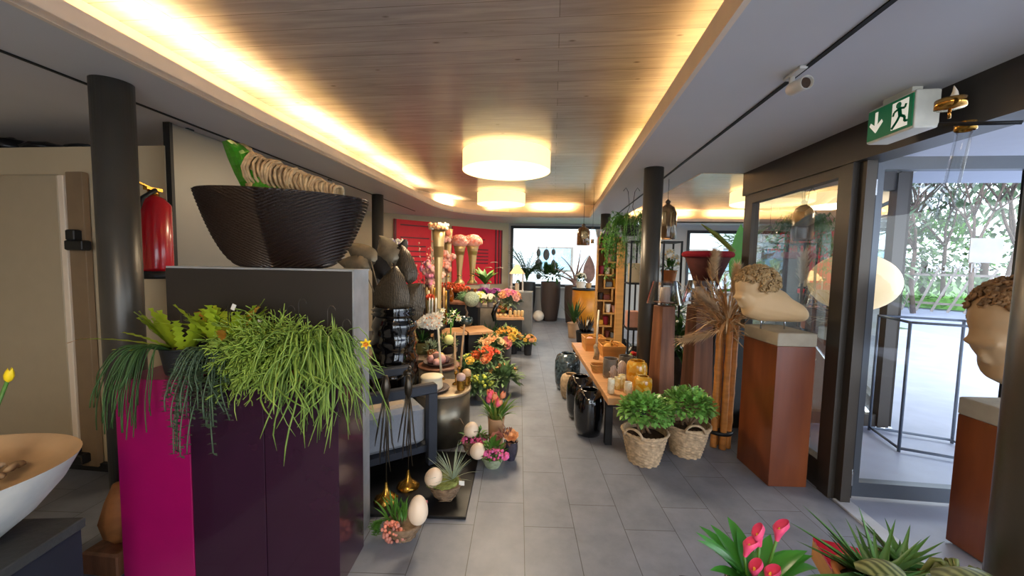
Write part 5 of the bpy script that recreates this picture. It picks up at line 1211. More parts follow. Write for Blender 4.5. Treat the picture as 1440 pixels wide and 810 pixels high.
# rust pedestal and bust -----------------------------------------------------
corten = mat('rust_brown_veneer', '5c2a14', .28, col2='7d4222', scale=2.2, stretch=(3, 3, .5), coat=.2)
cnc = mat('concrete_cap', 'a49a88', .8, var=.12, scale=9, bump=.2)
pa = G(1080, 684); zc1 = A(1091, 487, pa.y).z
def pedestal(loc, rz, w, d_, h, cap, lb):
    t = thing('display_pedestal', lb, 'pedestal', loc, rz)
    MB().box((w/2, d_/2, (h-cap)/2), (w, d_, h-cap), bev=.003).build('body', corten, t)
    MB().box((w/2, d_/2, h-cap/2), (w+.004, d_+.004, cap), bev=.006).build('cap', cnc, t, label='grey concrete cap')
    return t
hP = zc1+.095
pedestal((pa.x, pa.y, 0), R(5), .27, .40, hP, .095, 'rust-brown veneered pedestal with a concrete cap under the left plaster bust')
plast = mat('plaster_bust', 'd2b083', .6, var=.05, scale=3, sub=.05); hairm = mat('curly_hair_stone', 'ab8c60', .75, var=.3, scale=30, bump=.5)
def bust(loc, lb, s=1., tilt=0., m=plast, hm=hairm, rz=0.):
    """classical head bent forward to -X with curls, long neck and shoulder cut running to +X"""
    t = thing('plaster_bust', lb, 'bust', loc, rz)
    b = MB(); SG = 20
    # neck and shoulder as one lofted tube
    path = [((-.13, 0, .13), .09, .065), ((-.08, 0, .125), .105, .08), ((-.02, 0, .115), .108, .085), ((.04, 0, .10), .095, .09), ((.10, 0, .082), .078, .10), ((.16, 0, .066), .062, .10), ((.185, 0, .056), .05, .085), ((.2, 0, .05), .03, .05), ((.205, 0, .048), .003, .01)]
    path = [((-.17, 0, .14), .03, .03)]+path; vs = []
    for (c, rv, rh) in path:
        for i in range(SG): a = PR*i/SG; vs.append((c[0]*s+.35*rv*s*sin(a)*(1 if c[0] < .1 else 0), rh*s*cos(a), (c[2]+rv*sin(a))*s))
    n_ = len(path); b.add(vs, [[j*SG+i, j*SG+(i+1) % SG, (j+1)*SG+(i+1) % SG, (j+1)*SG+i] for j in range(n_-1) for i in range(SG)]+[list(range(SG)), [(n_-1)*SG+i for i in range(SG)][::-1]], 0, True)
    # head: cranium + face mask turned down-left
    hc = Vector((-.10, 0, .225))*s
    q = Euler((0, R(-35), 0)).to_matrix()
    b.ball(hc, .105*s, 0, 20, 14, (1.15, .82, 1.0))
    for (dx, dz, r_, sx, sy, sz) in ((-.085, -.035, .072, .8, .85, 1.15), (-.105, -.09, .04, .9, .8, .8), (-.14, -.045, .017, .9, .6, 1.5), (-.128, .0, .03, .5, 1.6, .5), (-.128, -.085, .014, .8, 1.4, .6), (-.12, -.105, .02, .9, 1.1, .8)):
        p_ = q @ (Vector((dx, 0, dz))*s); b.ball(hc+p_, r_*s, 0, 14, 10, (sx, sy, sz), rot=q)
    for sy in (-1, 1):
        p_ = q @ (Vector((-.118, sy*.032, -.02))*s); b.ball(hc+p_, .013*s, 0, 8, 6)
        p_ = q @ (Vector((.0, sy*.088, -.03))*s); b.ball(hc+p_, .025*s, 0, 8, 6, (.7, .35, 1.2), rot=q)
    o = b.build('head_and_neck', m, t)
    md = o.modifiers.new('merge', 'REMESH'); md.mode = 'VOXEL'; md.voxel_size = .006*s; md.use_smooth_shade = True
    sm_ = o.modifiers.new('smooth', 'SMOOTH'); sm_.factor = .6; sm_.iterations = 5
    b = MB()
    for k in range(420):
        d = rdir(-.6, 1)
        d2 = q @ d
        if d2.z < -.3 or (d2.x < -.35 and d2.z < .15): continue
        c = hc+Vector((.01+d2.x*.122, d2.y*.1, .01+d2.z*.112))*s; r_ = rnd(.010, .017)*s
        ax = d2.orthogonal().normalized(); ay = d2.cross(ax)
        b.tube([c+(ax*cos(a)+ay*sin(a))*r_*(1-.1*j)+d2*.002*j for j, a in enumerate([k+PR*q_/6 for q_ in range(8)])], .0055*s, 4)
    b.build('curls', hm, t)
    for x in (-.05, .1):
        MB().lathe([(.006, -.05), (.006, .05)], (x*s, 0, 0), 8).build('support_pin', steel, t)
    return t
bpz = A(1085, 468, 3.05)
bust((bpz.x-.035, pa.y+.18, hP+.05), 'curly-haired plaster bust bent forward on the left rust-brown pedestal by the window', 1.2, rz=R(8))
# right pedestal with second bust
pr2 = A(1318, 741, 2.2)
hR = A(1345, 566, 2.3).z
pedestal((2.37, 2.08, 0), R(5), .34, .34, hR, .10, 'rust-brown veneered pedestal with a concrete cap in the doorway, half hidden by the near pillar')
b2h = mat('brown_curls', '876440', .8, var=.35, scale=30, bump=.5)
bust((2.58, 2.26, hR+.085), 'brown-tinted curly bust on the pedestal in the doorway, half hidden by the near pillar', 1.75, m=mat('plaster_tan', 'ac8a62', .6, var=.06), hm=b2h, rz=R(6))
# near right pillar
pillar(20, 1.125, .93, .10)
# shelf unit ------------------------------------------------------------------
ps0 = A(836, 476, 6.9); ps1 = A(870, 476, 6.9); zt_ = A(836, 333, 6.9).z
SW = (ps1.x-ps0.x); SD = .42
t = thing('shelf_unit', 'tall light wooden shelf with staggered compartments beyond the gift trays', 'shelf', (ps0.x, 6.9, 0), R(-4))
b = MB()
b.box((.012, SD/2, zt_/2), (.028, SD, zt_)); b.box((SW-.012, SD/2, zt_/2), (.028, SD, zt_)); b.box((SW/2, SD-.01, zt_/2), (SW-.02, .02, zt_)); b.box((SW/2, SD/2, zt_-.014), (SW-.05, SD-.02, .028))
b.build('shelf_frame', oak, t)
ni = 9; hs = zt_/ni; shelf_spots = []
for i in range(ni):
    z = hs*i+.014
    left = i % 2 == 0
    b = MB(); b.box((SW*(.36 if left else .64), SD/2-.01, z), (SW*.66, SD-.03, .025)); b.build('shelf_board', oak, t)
    b = MB(); b.box((SW*(.66 if left else .34), SD/2-.01, z+hs*.5), (.025, SD-.03, hs-.03)); b.build('divider', oak, t)
    if i: shelf_spots.append((z+.014, left))
cols_ = [mat('bowl_rust', '6f3428', .5), mat('pot_smoke', '6b6a66', .5), mat('jar_gold', 'c98f2d', .4), mat('cup_red', '8b2436', .4), white, mat('box_pink', 'c99483', .6), mat('box_dark', '332a28', .5)]
rz4 = R(-4)
names = ['rust', 'smoke grey', 'golden', 'dark red', 'white', 'dusty pink', 'near-black']
for i, (z, left) in enumerate(shelf_spots):
    for k in range(2):
        x = SW*((.2 if k == 0 else .45) if left else (.52 if k == 0 else .8)); y = .12
        wx = ps0.x+x*cos(rz4)-y*sin(rz4); wy = 6.9+x*sin(rz4)+y*cos(rz4); c = (i*2+k) % 7; h = (.12, .09, .15)[(i+k) % 3]
        row = ['lowest', 'second lowest', 'third lowest', 'fourth lowest', 'fourth highest', 'third highest', 'second highest', 'highest'][i]
        b = MB()
        if (i+k) % 3 == 1: b.box((0, 0, h/2), (.11, .1, h), bev=.006); nm, ct = 'gift_box', 'box'
        else: pot(b, .035, .055, h, seg=14); nm, ct = 'small_pot', 'pot'
        single(nm, b, cols_[c], '%s %s, %s on the %s board of the staggered shelf' % (names[c], ct, 'left' if k == 0 else 'right', row), ct, (wx, wy, z+.001))
# crystal ornament + grey ball on top of shelf
b = MB(); b.ball((0, 0, .1), .1, 0, 7, 5, (1.2, .8, 1), noise=.15); p = A(857, 330, 7.0); single('glass_stones', b, mat('smoky_quartz', '8d8790', .15, trans=.5), 'smoky glass stone on top of the staggered shelf', 'ornament', (p.x, 7.05, zt_+.002))
b = MB(); pot(b, .04, .07, .14, seg=12); p = A(843, 330, 7.0); single('glass_cup', b, mat('white_glass', 'dfe3e4', .1, trans=.6), 'clear glass cup on top of the staggered shelf', 'cup', (p.x, 7.05, zt_+.002))
# pale timber post box & black etagere ----------------------------------------
p = A(878, 400, 6.0); b = MB(); b.box((0, 0, .95), (.12, .12, 1.9), bev=.004); single('timber_post', b, oak, 'pale square timber post beside the staggered shelf', 'post', (A(873, 400, 6.0).x, 6.05, 0))
Ye = 4.75
xa, xb = A(885, 400, Ye).x, A(958, 400, Ye).x; ze = A(885, 338, Ye).z
t = thing('metal_rack', 'black metal frame rack behind the middle pillar', 'rack', (xa, Ye, 0))
wE = xb-xa; fr = lambda c, s_: MB().box(c, s_)
for x in (.01, wE*.24, wE*.64, wE-.01):
    for y in (.01, .34): fr((x, y, ze/2), (.02, .02, ze)).build('post', black, t)
for z in (ze-.01, ze*.72, ze*.42, .2):
    fr((wE*.12, .175, z), (wE*.24, .33, .018)).build('shelf_board', black, t); fr((wE*.82, .175, z), (wE*.36, .33, .018)).build('shelf_board', black, t)
def on(px, zf, y=Ye+.17): return (A(px, 400, y).x, y, ze*zf+.011)
b = MB(); b.box((0, 0, .12), (.13, .12, .24), bev=.004); single('pale_box', b, mat('cream_card', 'dccaa8', .7, var=.06), 'pale cream box on the upper board of the black rack', 'box', on(891, .72))
b = MB(); pot(b, .07, .095, .16); tt = thing('white_flower_pot', 'orange-brown round pot of white blossoms on the black rack, right of the pillar', 'potted plant', on(940, .72)); b.build('pot', terra, tt)
b = MB(); bush(b, (0, 0, .18), .09, 60, .09, .03, .4); b.build('foliage', lf_mid, tt); b = MB()
for k in range(16): d = rdir(.0, 1); daisy(b, Vector((d.x*.1, d.y*.08, .24+d.z*.16)), .035, 0, 1, (rnd(-.5, .5), -1, .3), 5)
b.build('blossoms', [whi, yel], tt)
b = MB(); b.box((0, 0, .1), (.15, .14, .2), bev=.004); single('rose_box', b, cols_[5], 'dusty pink square planter box on the lower board of the black rack', 'box', on(891, .42))
b = MB(); b.ball((0, 0, .1), .1, sc=(1, 1, 1)); tt = thing('fruit_terrarium', 'glass globe with red and green fruit on the black rack', 'terrarium', on(894, .2)); b.build('glass_globe', shg, tt); b = MB()
for k in range(7): b.ball((rnd(-.04, .04), rnd(-.04, .04), rnd(.03, .09)), .028, k % 2, 8, 6)
b.build('fruit', [mat('fruit_red', 'd02a2a', .3), lf_lime], tt)
# black round vases beyond the bench
for i, (px, py, r, lb) in enumerate(((897, 532, .19, 'round black vase on the floor behind the amber jars'), (878, 512, .17, 'round black vase on the floor behind the black rack'))):
    p = G(px, py); b = MB(); b.lathe([(0, 0), (r*.5, 0), (r*.9, r*.5), (r, r), (r*.85, r*1.6), (r*.4, r*2), (r*.35, r*2.05), (r*.3, r*1.9), (0, r*1.5)], seg=30, caps=False); single('round_vase', b, mat('satin_black', '17181a', .25), lb, 'vase', (p.x, p.y+.25, 0))
# hanging fern ----------------------------------------------------------------
ph = OS(893, 291); fy = 5.0; zc_ = soff(fy); pf = A(886, 325, fy)
t = thing('hanging_fern', 'big green fern hanging from the ceiling track above the black rack', 'hanging plant', (pf.x, fy, 0)); zf = pf.z
b = MB(); pot(b, .09, .12, .12, c=(0, 0, zf-.06)); b.build('pot', blkp, t)
b = MB()
for k in range(90):
    a = rnd(0, PR); pts = strand_path((.05*cos(a), .05*sin(a), zf+.05), (cos(a), sin(a), 0), rnd(.14, .34), rnd(.06, .2), rnd(.15, .65), 9); b.tube(pts, .002, 4)
    for i in range(2, 10):
        for s_ in (-1, 1):
            for _ in range(2): b.leaf(pts[i]+rdir()*.01, (s_*rnd(.3, 1)*sin(a), -s_*rnd(.3, 1)*cos(a), rnd(-.8, .1)), .05, .016, .4, 0, 2)
b.build('fronds', lf_mid, t)
b = MB()
for s_ in (-1, 1): b.tube([(s_*.11, 0, zf+.04), (s_*.02, 0, zf+.3), (s_*.04, 0, zc_-.06), (s_*.07, 0, zc_-.01), (s_*.1, 0, zc_-.05)], .004, 5)
b.build('hanger_hook', black, t)
# hanging glass lanterns --------------------------------------------------------
amb2 = mat('smoked_amber_glass', '8a6a48', .1, var=.1, trans=.75, coat=.3)
def lantern(px, pyt, pyb, Y_, lb, r, m):
    a_, c_ = A(px, pyt, Y_), A(px, pyb, Y_); h = a_.z-c_.z; t = thing('glass_lantern', lb, 'hanging lantern', (c_.x, Y_, c_.z))
    MB().lathe([(r*.95, 0), (r, h*.05), (r, h*.7), (r*.75, h*.88), (r*.25, h*.97), (r*.2, h)], seg=24, caps=False).build('glass_bell', m, t)
    MB().lathe([(r*.25, h), (r*.3, h+.02), (0, h+.05)], seg=14).build('cap', bronze, t)
    zs_ = soff(Y_)-c_.z+(.33 if px < 840 else 0); MB().tube([(0, 0, h+.04), (0, 0, zs_)], .003, 5).build('cord', black, t)
    MB().lathe([(r*.4, .02), (r*.4, h*.35), (0, h*.36)], seg=14).build('candle', waxb, t)
lantern(937, 286, 336, 4.5, 'smoked amber glass bell lantern hanging right of the middle pillar', .1, amb2)
lantern(820, 318, 345, 6.6, 'amber glass lantern hanging in front of the far window', .11, amb2)
lantern(833, 322, 344, 6.9, 'clear glass lantern hanging beside the amber one near the shelf top', .08, shg)
lantern(904, 297, 328, 5.6, 'small clear glass lantern hanging half behind the middle pillar', .08, shg)
# maroon planter with pampas -----------------------------------------------------
Yr = 4.18; pz0 = A(1000, 408, Yr); pz1 = A(995, 358, Yr); wr = .5*(A(1029, 360, Yr).x-A(962, 352, Yr).x)
maro = mat('maroon_velvet', '4a1a14', .8, var=.35, scale=9); redr = mat('red_velvet_rim', '8c1020', .9, var=.15, scale=20, bump=.4)
t = thing('maroon_planter', 'flaring maroon planter with a thick red rim holding pampas plumes', 'planter', (pz1.x, Yr, pz0.z)); hh = pz1.z-pz0.z
b = MB(); b.lathe([(0, 0), (wr*.42, 0), (wr*.6, hh*.4), (wr*.93, hh*.95), (wr*.85, hh), (wr*.5, hh*.4), (0, hh*.3)], seg=30, caps=False); b.build('body', maro, t)
b = MB(); b.tube([(wr*.92*cos(a), wr*.92*sin(a), hh) for a in [PR*q_/30 for q_ in range(31)]], .032, 8); b.build('rim', redr, t)
b = MB(); plume(b, (-.04, -wr*.9, hh*.0), (.05, -.1, 1), hh*1.02, .15, 0, 700); plume(b, (.17, -wr*.8, -.08), (.1, -.1, 1), .3, .13, 0, 400); b.build('plumes', pamp, t)
b = MB(); b.box((0, 0, pz0.z/2), (.2, .2, pz0.z-.004), bev=.004); single('display_pedestal', b, MATS['charcoal_planter'], 'slim charcoal pedestal under the maroon planter', 'pedestal', (pz1.x, Yr, 0), TA)
# banana plant behind --------------------------------------------------------------
p = G(1010, 560); bx_, by_ = 1.68, 4.45
t = thing('banana_plant', 'banana plant with one broad upright leaf and one folded leaf beside the facade corner', 'potted plant', (bx_, by_, 0))
b = MB(); pot(b, .14, .18, .34); b.build('pot', blkp, t); b = MB(); b.tube([(0, 0, .3), (.01, 0, .8), (.0, 0, 1.3)], [.05, .04, .03], 8); b.build('stem', lf_olive, t)
lt = A(1040, 345, by_)-Vector((bx_, by_, 0)); lb_ = A(1036, 405, by_)-Vector((bx_, by_, 0))
b = MB(); d = lt-lb_; b.leaf(lb_, d, d.length*1.5, .22, -.1, 0, 10, .1, upv=(0, -1, .1)); b.tube([(0, 0, 1.25), lb_], .012, 6); b.build('leaf', mat('fresh_banana_green', '5cb02e', .4, var=.15, scale=5), t)
l0_ = A(1030, 352, by_)-Vector((bx_, by_, 0)); l1_ = A(986, 315, by_)-Vector((bx_, by_, 0)); b = MB(); b.tube([(0, 0, 1.3), l0_, l0_*.5+l1_*.5+Vector((0, 0, .02)), l1_], [.02, .06, .05, .008], 8, flat=.5); b.build('folded_leaf', lf_olive, t)
# green plants seen between lamps
for i, (px, py, lb) in enumerate(((951, 560, 'dark pot with white-flowering green plant between the two wooden lamps'), (962, 520, 'dark woven pot with leafy plant behind the right wooden lamp'))):
    p = G(px, py); t = thing('potted_plant', lb, 'potted plant', (p.x, p.y+.15+.55*i, 0)); b = MB(); pot(b, .12, .18, .4 if i else .5); b.build('pot', mat('dark_woven', '3a2f27', .8, var=.2, bump=.5), t)
    b = MB(); bush(b, (0, 0, .62+.12*i), .26, 200, .2, .05, .6, -.3, sc=(.8, .8, 1.1)); b.build('foliage', lf_dark, t)
    b = MB(); cluster(b, (0, -.1, .7), .22, 24, .018, (0,), -.3); b.build('blossoms', whi, t)
# wing: white ledge with tree-green plants behind ------------------------------------
# far area ----------------------------------------------------------------------------
def tallpot(px, py, wt, wb, hpx, lb, m):
    p = G(px, py); s_ = p.y/FPX; r1_, r0_ = wt/2*s_, wb/2*s_; h = hpx*s_*.98
    t = thing('tall_planter', lb, 'potted plant', (p.x, p.y+r0_, 0)); b = MB(); pot(b, r0_, r1_, h, th=.03, belly=.03); b.build('pot', m, t); soilm(h*.95, r1_*.86).build('soil', soil, t); return t, h
ribb = mat('ribbed_brown_planter', '4c4240', .7, var=.3, scale=14, kind='wave', stretch=(1, 1, 3)); 
t, h = tallpot(739, 452, 25, 17, 57, 'tall black planter with a feathery arching plant left of the middle planter', mat('planter_black', '1e2024', .5))
b = MB()
for k in range(34):
    a = rnd(0, PR); pts = bez((0, 0, h), (.1*cos(a), .1*sin(a), h+.5), (.45*cos(a), .3*sin(a), h+rnd(.1, .95)), 9); b.tube(pts, .008, 4)
    for q_ in pts[2:]:
        for s_ in (-1, 1): b.leaf(q_, (s_*.8, rnd(-.4, .4), .5), .13, .05, .3, 0, 2)
b.build('foliage', lf_dark, t)
t, h = tallpot(773, 452, 28, 20, 57, 'tall ribbed brown planter with a dark shrub in the middle below the stone mobile', ribb)
b = MB(); bush(b, (0, 0, h+.12), .32, 160, .25, .06, .4, -.1, sc=(1.4, .8, .8)); b.build('foliage', lf_dark, t)
t, h = tallpot(806, 455, 25, 20, 54, 'tall brown planter with a bare reddish driftwood branch at right before the window', ribb)
drift = mat('driftwood_mauve', '8f7470', .7, var=.3, scale=8)
b = MB()
for (ex, ez, ey) in ((-.55, .45, 0), (-.6, .3, .1), (.15, .95, 0), (.35, .8, -.1), (-.2, .2, -.1), (-.35, .75, .1)):
    b.tube(bez((0, 0, h-.05), (.1, 0, h+ez*.5), (ex, ey, h+ez), 9), [.045-.0042*i for i in range(10)], 6)
b.build('branches', drift, t)
# stone mobile
grey_s = mat('river_stone', '6f7377', .7, var=.2, scale=8)
k_ = 0
for (px, ys) in ((757.5, ((350, 361, 6), (364, 378, 10), (384, 393, 7))), (768.5, ((350, 366, 9), (368, 375, 4))), (778.5, ((350, 359, 6), (365, 379, 7)))):
    for (ya, yb_, w) in ys:
        a_, c_ = A(px, ya, 10.6), A(px, yb_, 10.6); w = w*10.6/FPX/2; hh = (a_.z-c_.z)/2
        b = MB(); b.ball((0, 0, 0), 1, 0, 14, 10, (w, .03, hh))
        if k_ % 2: b.tube([(w*.5*cos(a), -.03, hh*.5*sin(a)) for a in [PR*q_/12 for q_ in range(13)]], .012, 4)
        zt2 = (W1[3]-.08)-(a_.z+c_.z)/2 if ya == 350 else hh+.1
        b.tube([(0, 0, hh*.9), (0, 0, zt2)], .004, 4)
        single('hanging_stone', b, grey_s, ['top stone in the left string of the window mobile', 'big ringed middle stone in the left string of the window mobile', 'lowest stone in the left string of the window mobile', 'large ringed top stone in the middle string of the window mobile', 'small lower stone in the middle string of the window mobile', 'top ringed stone in the right string of the window mobile', 'lower stone in the right string of the window mobile'][k_], 'ornament', (a_.x, 10.6, (a_.z+c_.z)/2)); k_ += 1
p = G(757, 452); b = MB(); b.ball((0, 0, .15), .15, 0, 24, 16, (1, 1, 1)); single('white_ball', b, white, 'white glazed ball on the floor between the tall planters', 'ornament', (p.x, p.y-.02, 0))
# yellow drum table with white pot
p = G(822, 462); r = .28; t = thing('drum_stool', 'amber-yellow drum stool with a black top beside the shelf', 'stool', (p.x-.02, p.y+.3, 0)); hY = A(822, 405, p.y+.3).z
MB().lathe([(r, .0), (r, hY-.05)], seg=32).build('drum_body', mat('amber_drum', 'd08a1e', .45, var=.15, scale=5, col2='b5701a'), t); MB().lathe([(r+.01, hY-.05), (r+.01, hY), (0, hY)], seg=32).build('top', black, t)
dpx, dpy = p.x-.02, p.y+.3
t = thing('white_flower_pot', 'white pot of pale blossoms on the amber drum stool', 'potted plant', (dpx-.08, dpy, hY+.001)); b = MB(); pot(b, .1, .12, .16); b.build('pot', white, t); b = MB(); bush(b, (0, 0, .2), .12, 80, .1, .04); b.build('foliage', lf_dark, t); b = MB(); cluster(b, (0, 0, .25), .12, 40, .022, (0,)); b.build('blossoms', whi, t)
t = thing('feather_leaf', 'single tall mauve feather-shaped leaf standing behind the white pot', 'dried leaf', (dpx+.12, dpy+.1, hY+.001)); b = MB(); b.leaf((0, 0, .1), (.0, 0, 1), .72, .3, .05, 0, 8, .05, upv=(0, -1, 0)); b.build('leaf', drift, t); b = MB(); pot(b, .06, .08, .12); b.build('vase', mat('sand_vase', 'd1a878', .5), t)
p = G(808, 475); t = thing('potted_agave', 'spiky dark plant in a beige pot on the floor before the amber drum stool', 'potted plant', (p.x-.02, p.y, 0)); b = MB(); pot(b, .11, .14, .32); b.build('pot', mat('beige_pot', 'a68a70', .7), t); b = MB()
for k in range(26): a = rnd(0, PR); b.leaf((0, 0, .3), (cos(a)*.6, sin(a)*.6, rnd(.8, 2)), rnd(.3, .6), .05, .2, 0, 4)
b.build('foliage', lf_dark, t)
p = G(822, 481); t = thing('black_grass_planter', 'black planter full of spiky black glass-like stems beside the shelf', 'planter', (p.x+.0, p.y, 0)); b = MB(); pot(b, .16, .18, .22); b.build('pot', black, t); b = MB()
for k in range(50): a = rnd(0, PR); b.leaf((.1*cos(a), .1*sin(a), .2), (cos(a)*.5, sin(a)*.5, 1.5), rnd(.15, .4), .03, .3, 0, 3)
b.build('spikes', blackg, t)
# track spotlight -----------------------------------------------------------------------
ps = OS(1118, 101); t = thing('track_spotlight', 'white cylindrical spotlight on the ceiling track', 'spotlight', (ps.x, ps.y, soff(ps.y)))
whm = mat('white_metal', 'd9d5cc', .45)
MB().box((0, 0, -.008), (.035, .13, .014), bev=.003).build('track_adapter', whm, t); MB().tube([(0, .02, -.012), (0, .02, -.055)], .012, 8).build('stem', whm, t)
tgt = (A(1124, 124, 1.78)-A(1134, 110, 2.05)).normalized(); q = Vector((0, 0, 1)).rotation_difference(Vector((.05, -.95, -.12)).normalized()).to_matrix()
b = MB(); b.lathe([(0, -.02), (.026, -.02), (.03, -.01), (.03, .09), (.027, .094), (.025, .09), (.023, .07), (0, .065)], (.01, .02, -.066), 26, rot=q, caps=False); b.build('lamp_head', whm, t)
b = MB(); b.lathe([(.0245, .078), (0, .076)], (.01, .02, -.066), 22, rot=q, caps=False); b.build('lens', mat('lens_dark', '4a382c', .15), t)
# exit sign --------------------------------------------------------------------------------
XS = 1.72
c0, c1 = AX(1221, 158, XS), AX(1289, 124, XS); c2, c3 = AX(1219, 202, XS), AX(1286, 181, XS)
ys0, ys1 = (c0.y+c2.y)/2, (c1.y+c3.y)/2; zs0, zs1 = (c2.z+c3.z)/2, (c0.z+c1.z)/2
wS, hS = ys0-ys1, zs1-zs0
t = thing('exit_sign', 'green emergency exit sign with arrow and running figure above the door', 'sign', (XS, (ys0+ys1)/2, zs0), -pi/2)
# local: x -> -Y world (towards camera), y -> X world ; face looks to -X, text reads with local -x... rotate so local +x = -Y
wgr = mat('sign_frame_white', 'e6e2d2', .5); grn = mat('exit_green', '0b6b43', .5, var=.02, emit='0b6b43', es=.12); wem = mat('exit_white', 'f2efe0', .5, var=.01, emit='f2efe0', es=.25)
MB().box((0, .055, hS/2), (wS, .11, hS), bev=.006).build('housing', wgr, t)
MB().box((0, -.003, hS/2), (wS*.93, .006, hS*.86)).build('green_panel', grn, t)
MB().box((0, .05, hS+.02), (wS*.6, .05, soff(ys0)-zs1+.0), bev=.004).build('mounting_plate', wgr, t)
def flat(pts, y=-.0075): 
    n_ = len(pts); return [(x*wS, y, z*hS) for x, z in pts]+[(x*wS, -.006, z*hS) for x, z in pts]
def poly(b, pts):
    v_ = flat(pts); n_ = len(pts); b.add(v_, [list(range(n_)), list(range(n_, 2*n_))[::-1]]+[[i, n_+i, n_+(i+1) % n_, (i+1) % n_] for i in range(n_)])
b = MB(); poly(b, [(-.30, .84), (-.24, .84), (-.24, .46), (-.15, .58), (-.12, .50), (-.27, .24), (-.42, .50), (-.39, .58), (-.30, .46)][::-1]); b.build('arrow', wem, t)
b = MB(); poly(b, [(.07, .13), (.07, .86), (.39, .86), (.39, .13)][::-1]); b.build('door_symbol', wem, t)
b = MB()
def seg(x0, z0, x1, z1, w):
    d = Vector((x1-x0, 0, (z1-z0)*hS/wS)).normalized(); px_, pz_ = -d.z*w, d.x*w*wS/hS
    v_ = [(x0+px_, z0+pz_), (x1+px_, z1+pz_), (x1-px_, z1-pz_), (x0-px_, z0-pz_)]; vv = [(x*wS, -.0095, z*hS) for x, z in v_]; b.add(vv+[(x, -.0075, z) for x, y, z in vv], [(0, 1, 2, 3), (3, 2, 1, 0), (0, 4, 5, 1), (1, 5, 6, 2), (2, 6, 7, 3), (3, 7, 4, 0)])
for s_ in ((.22, .68, .25, .44, .035), (.22, .66, .12, .60, .018), (.12, .60, .10, .5, .018), (.23, .66, .33, .62, .018), (.33, .62, .35, .72, .018), (.25, .46, .34, .38, .022), (.34, .38, .34, .26, .022), (.34, .26, .40, .25, .02), (.24, .46, .19, .33, .022), (.19, .33, .09, .16, .022)): seg(*s_)
b.ball((.2*wS, -.008, .755*hS), .016, 0, 12, 8, (1, .12, 1)); b.build('running_figure', mat('exit_green_dark', '0a6440', .5, emit='0a6440', es=.1), t)
# candle mobile near the pillar ---------------------------------------------------------
Ym = 1.3
a0_, a1_ = A(1319, 175, Ym), Vector((1.2, 1.0, A(1440, 172, 1.1).z))
t = thing('candle_hanger', 'black arm with brass candle cup and tilted glass tube by the near pillar', 'candle hanger', (a0_.x, Ym, a0_.z))
o3 = Vector((a0_.x, Ym, a0_.z)); L_ = lambda px, py, dy=0: A(px, py, Ym+dy)-o3
b = MB(); b.tube([(0, 0, 0), L_(1438, 172, -.1)], .0055, 8); b.build('arm', black, t)
cc = L_(1336, 152); b = MB(); b.lathe([(0, -.004), (.034, 0), (.034, .025), (.031, .025), (.031, .006), (0, .004)], tuple(cc), 24, caps=False); b.tube([tuple(cc-Vector((0, 0, .03))), tuple(cc)], .004, 6); b.build('candle_cup', mat('polished_brass', 'c9964a', .15, .95), t)
b = MB(); fz = cc+Vector((.004, 0, .022)); b.lathe([(0, 0), (.009, .004), (.0105, .014), (.007, .026), (.001, .042)], tuple(fz), 10, fn=lambda q_, a: (q_.x+.006*sin(q_.z*70), q_.y*.6, q_.z)); b.build('led_flame', mat('flame_white', 'efe6d2', .4), t)
rc = L_(1358, 178); b = MB(); b.lathe([(.021, -.012), (.024, -.01), (.024, .012), (.019, .012)], tuple(rc), 20, caps=False); b.build('brass_ring', brass, t)
tb = L_(1327, 306); b = MB(); d = tb-rc; q = Vector((0, 0, 1)).rotation_difference(d.normalized()).to_matrix(); b.lathe([(.018, 0), (.018, d.length), (.012, d.length+.006), (0, d.length+.008)], tuple(rc), 20, rot=q, caps=False); b.build('glass_tube', shg, t)
# ================================================================== RIGHT FOREGROUND
fz_ = .63
t = thing('plant_table', 'low plain dark table at the bottom edge holding the calla and succulents', 'table', (.71, .90, 0))
MB().box((0, 0, fz_-.02), (.60, .54, .04), bev=.004).build('top', darkp, t)
for sx in (-1, 1):
    for sy in (-1, 1): MB().box((sx*.26, sy*.22, (fz_-.04)/2), (.05, .05, fz_-.04)).build('leg', darkp, t)
pc_ = A(1066, 800, .92); t = thing('calla_lily', 'pink calla lily with glossy green leaves at the bottom edge', 'potted plant', (pc_.x, .92, fz_+.001))
b = MB(); pot(b, .05, .065, .185); b.build('pot', blkp, t); soilm(.175, .055).build('soil', soil, t)
z0c = fz_+.001
b = MB()
for k in range(30):
    a = rnd(0, PR); el = rnd(.3, 1.3); b.leaf((.015*cos(a), .015*sin(a), .185), (cos(a), sin(a), el*1.2), rnd(.10, .17), .042, rnd(.4, 1.2), 0, 7, .18)
b.build('leaves', mat('calla_leaf', '3f8a35', .32, var=.3, scale=6, spec=.6), t)
callm = mat('calla_pink', 'df4f7c', .4, var=.2, scale=12, sub=.1)
b = MB(); st = MB()
for (px, py) in ((1068, 768), (1092, 760), (1047, 782), (1060, 812), (1078, 818)):
    e_ = A(px, py, .90)-Vector((pc_.x, .92, z0c)); st.tube(bez((0, 0, .1), (e_.x*.4, 0, e_.z*.6), e_, 6), .0035, 5)
    ln = rnd(-.4, .4); q = Euler((rnd(.0, .35), ln, 0)).to_matrix()
    b.lathe([(.004, 0), (.007, .012), (.011, .024), (.015, .034), (.012, .042)], tuple(e_), 14, rot=q, caps=False, fn=lambda p_, a: (p_.x*(1+.25*cos(a)), p_.y, p_.z+.012*cos(a)*(p_.z/.04)))
    b.lathe([(.0, .0), (.003, .01), (.003, .03), (0, .034)], tuple(e_), 6, 1, rot=q, caps=False)
b.build('blossoms', [callm, yel], t); st.build('stalks', lf_mid, t)
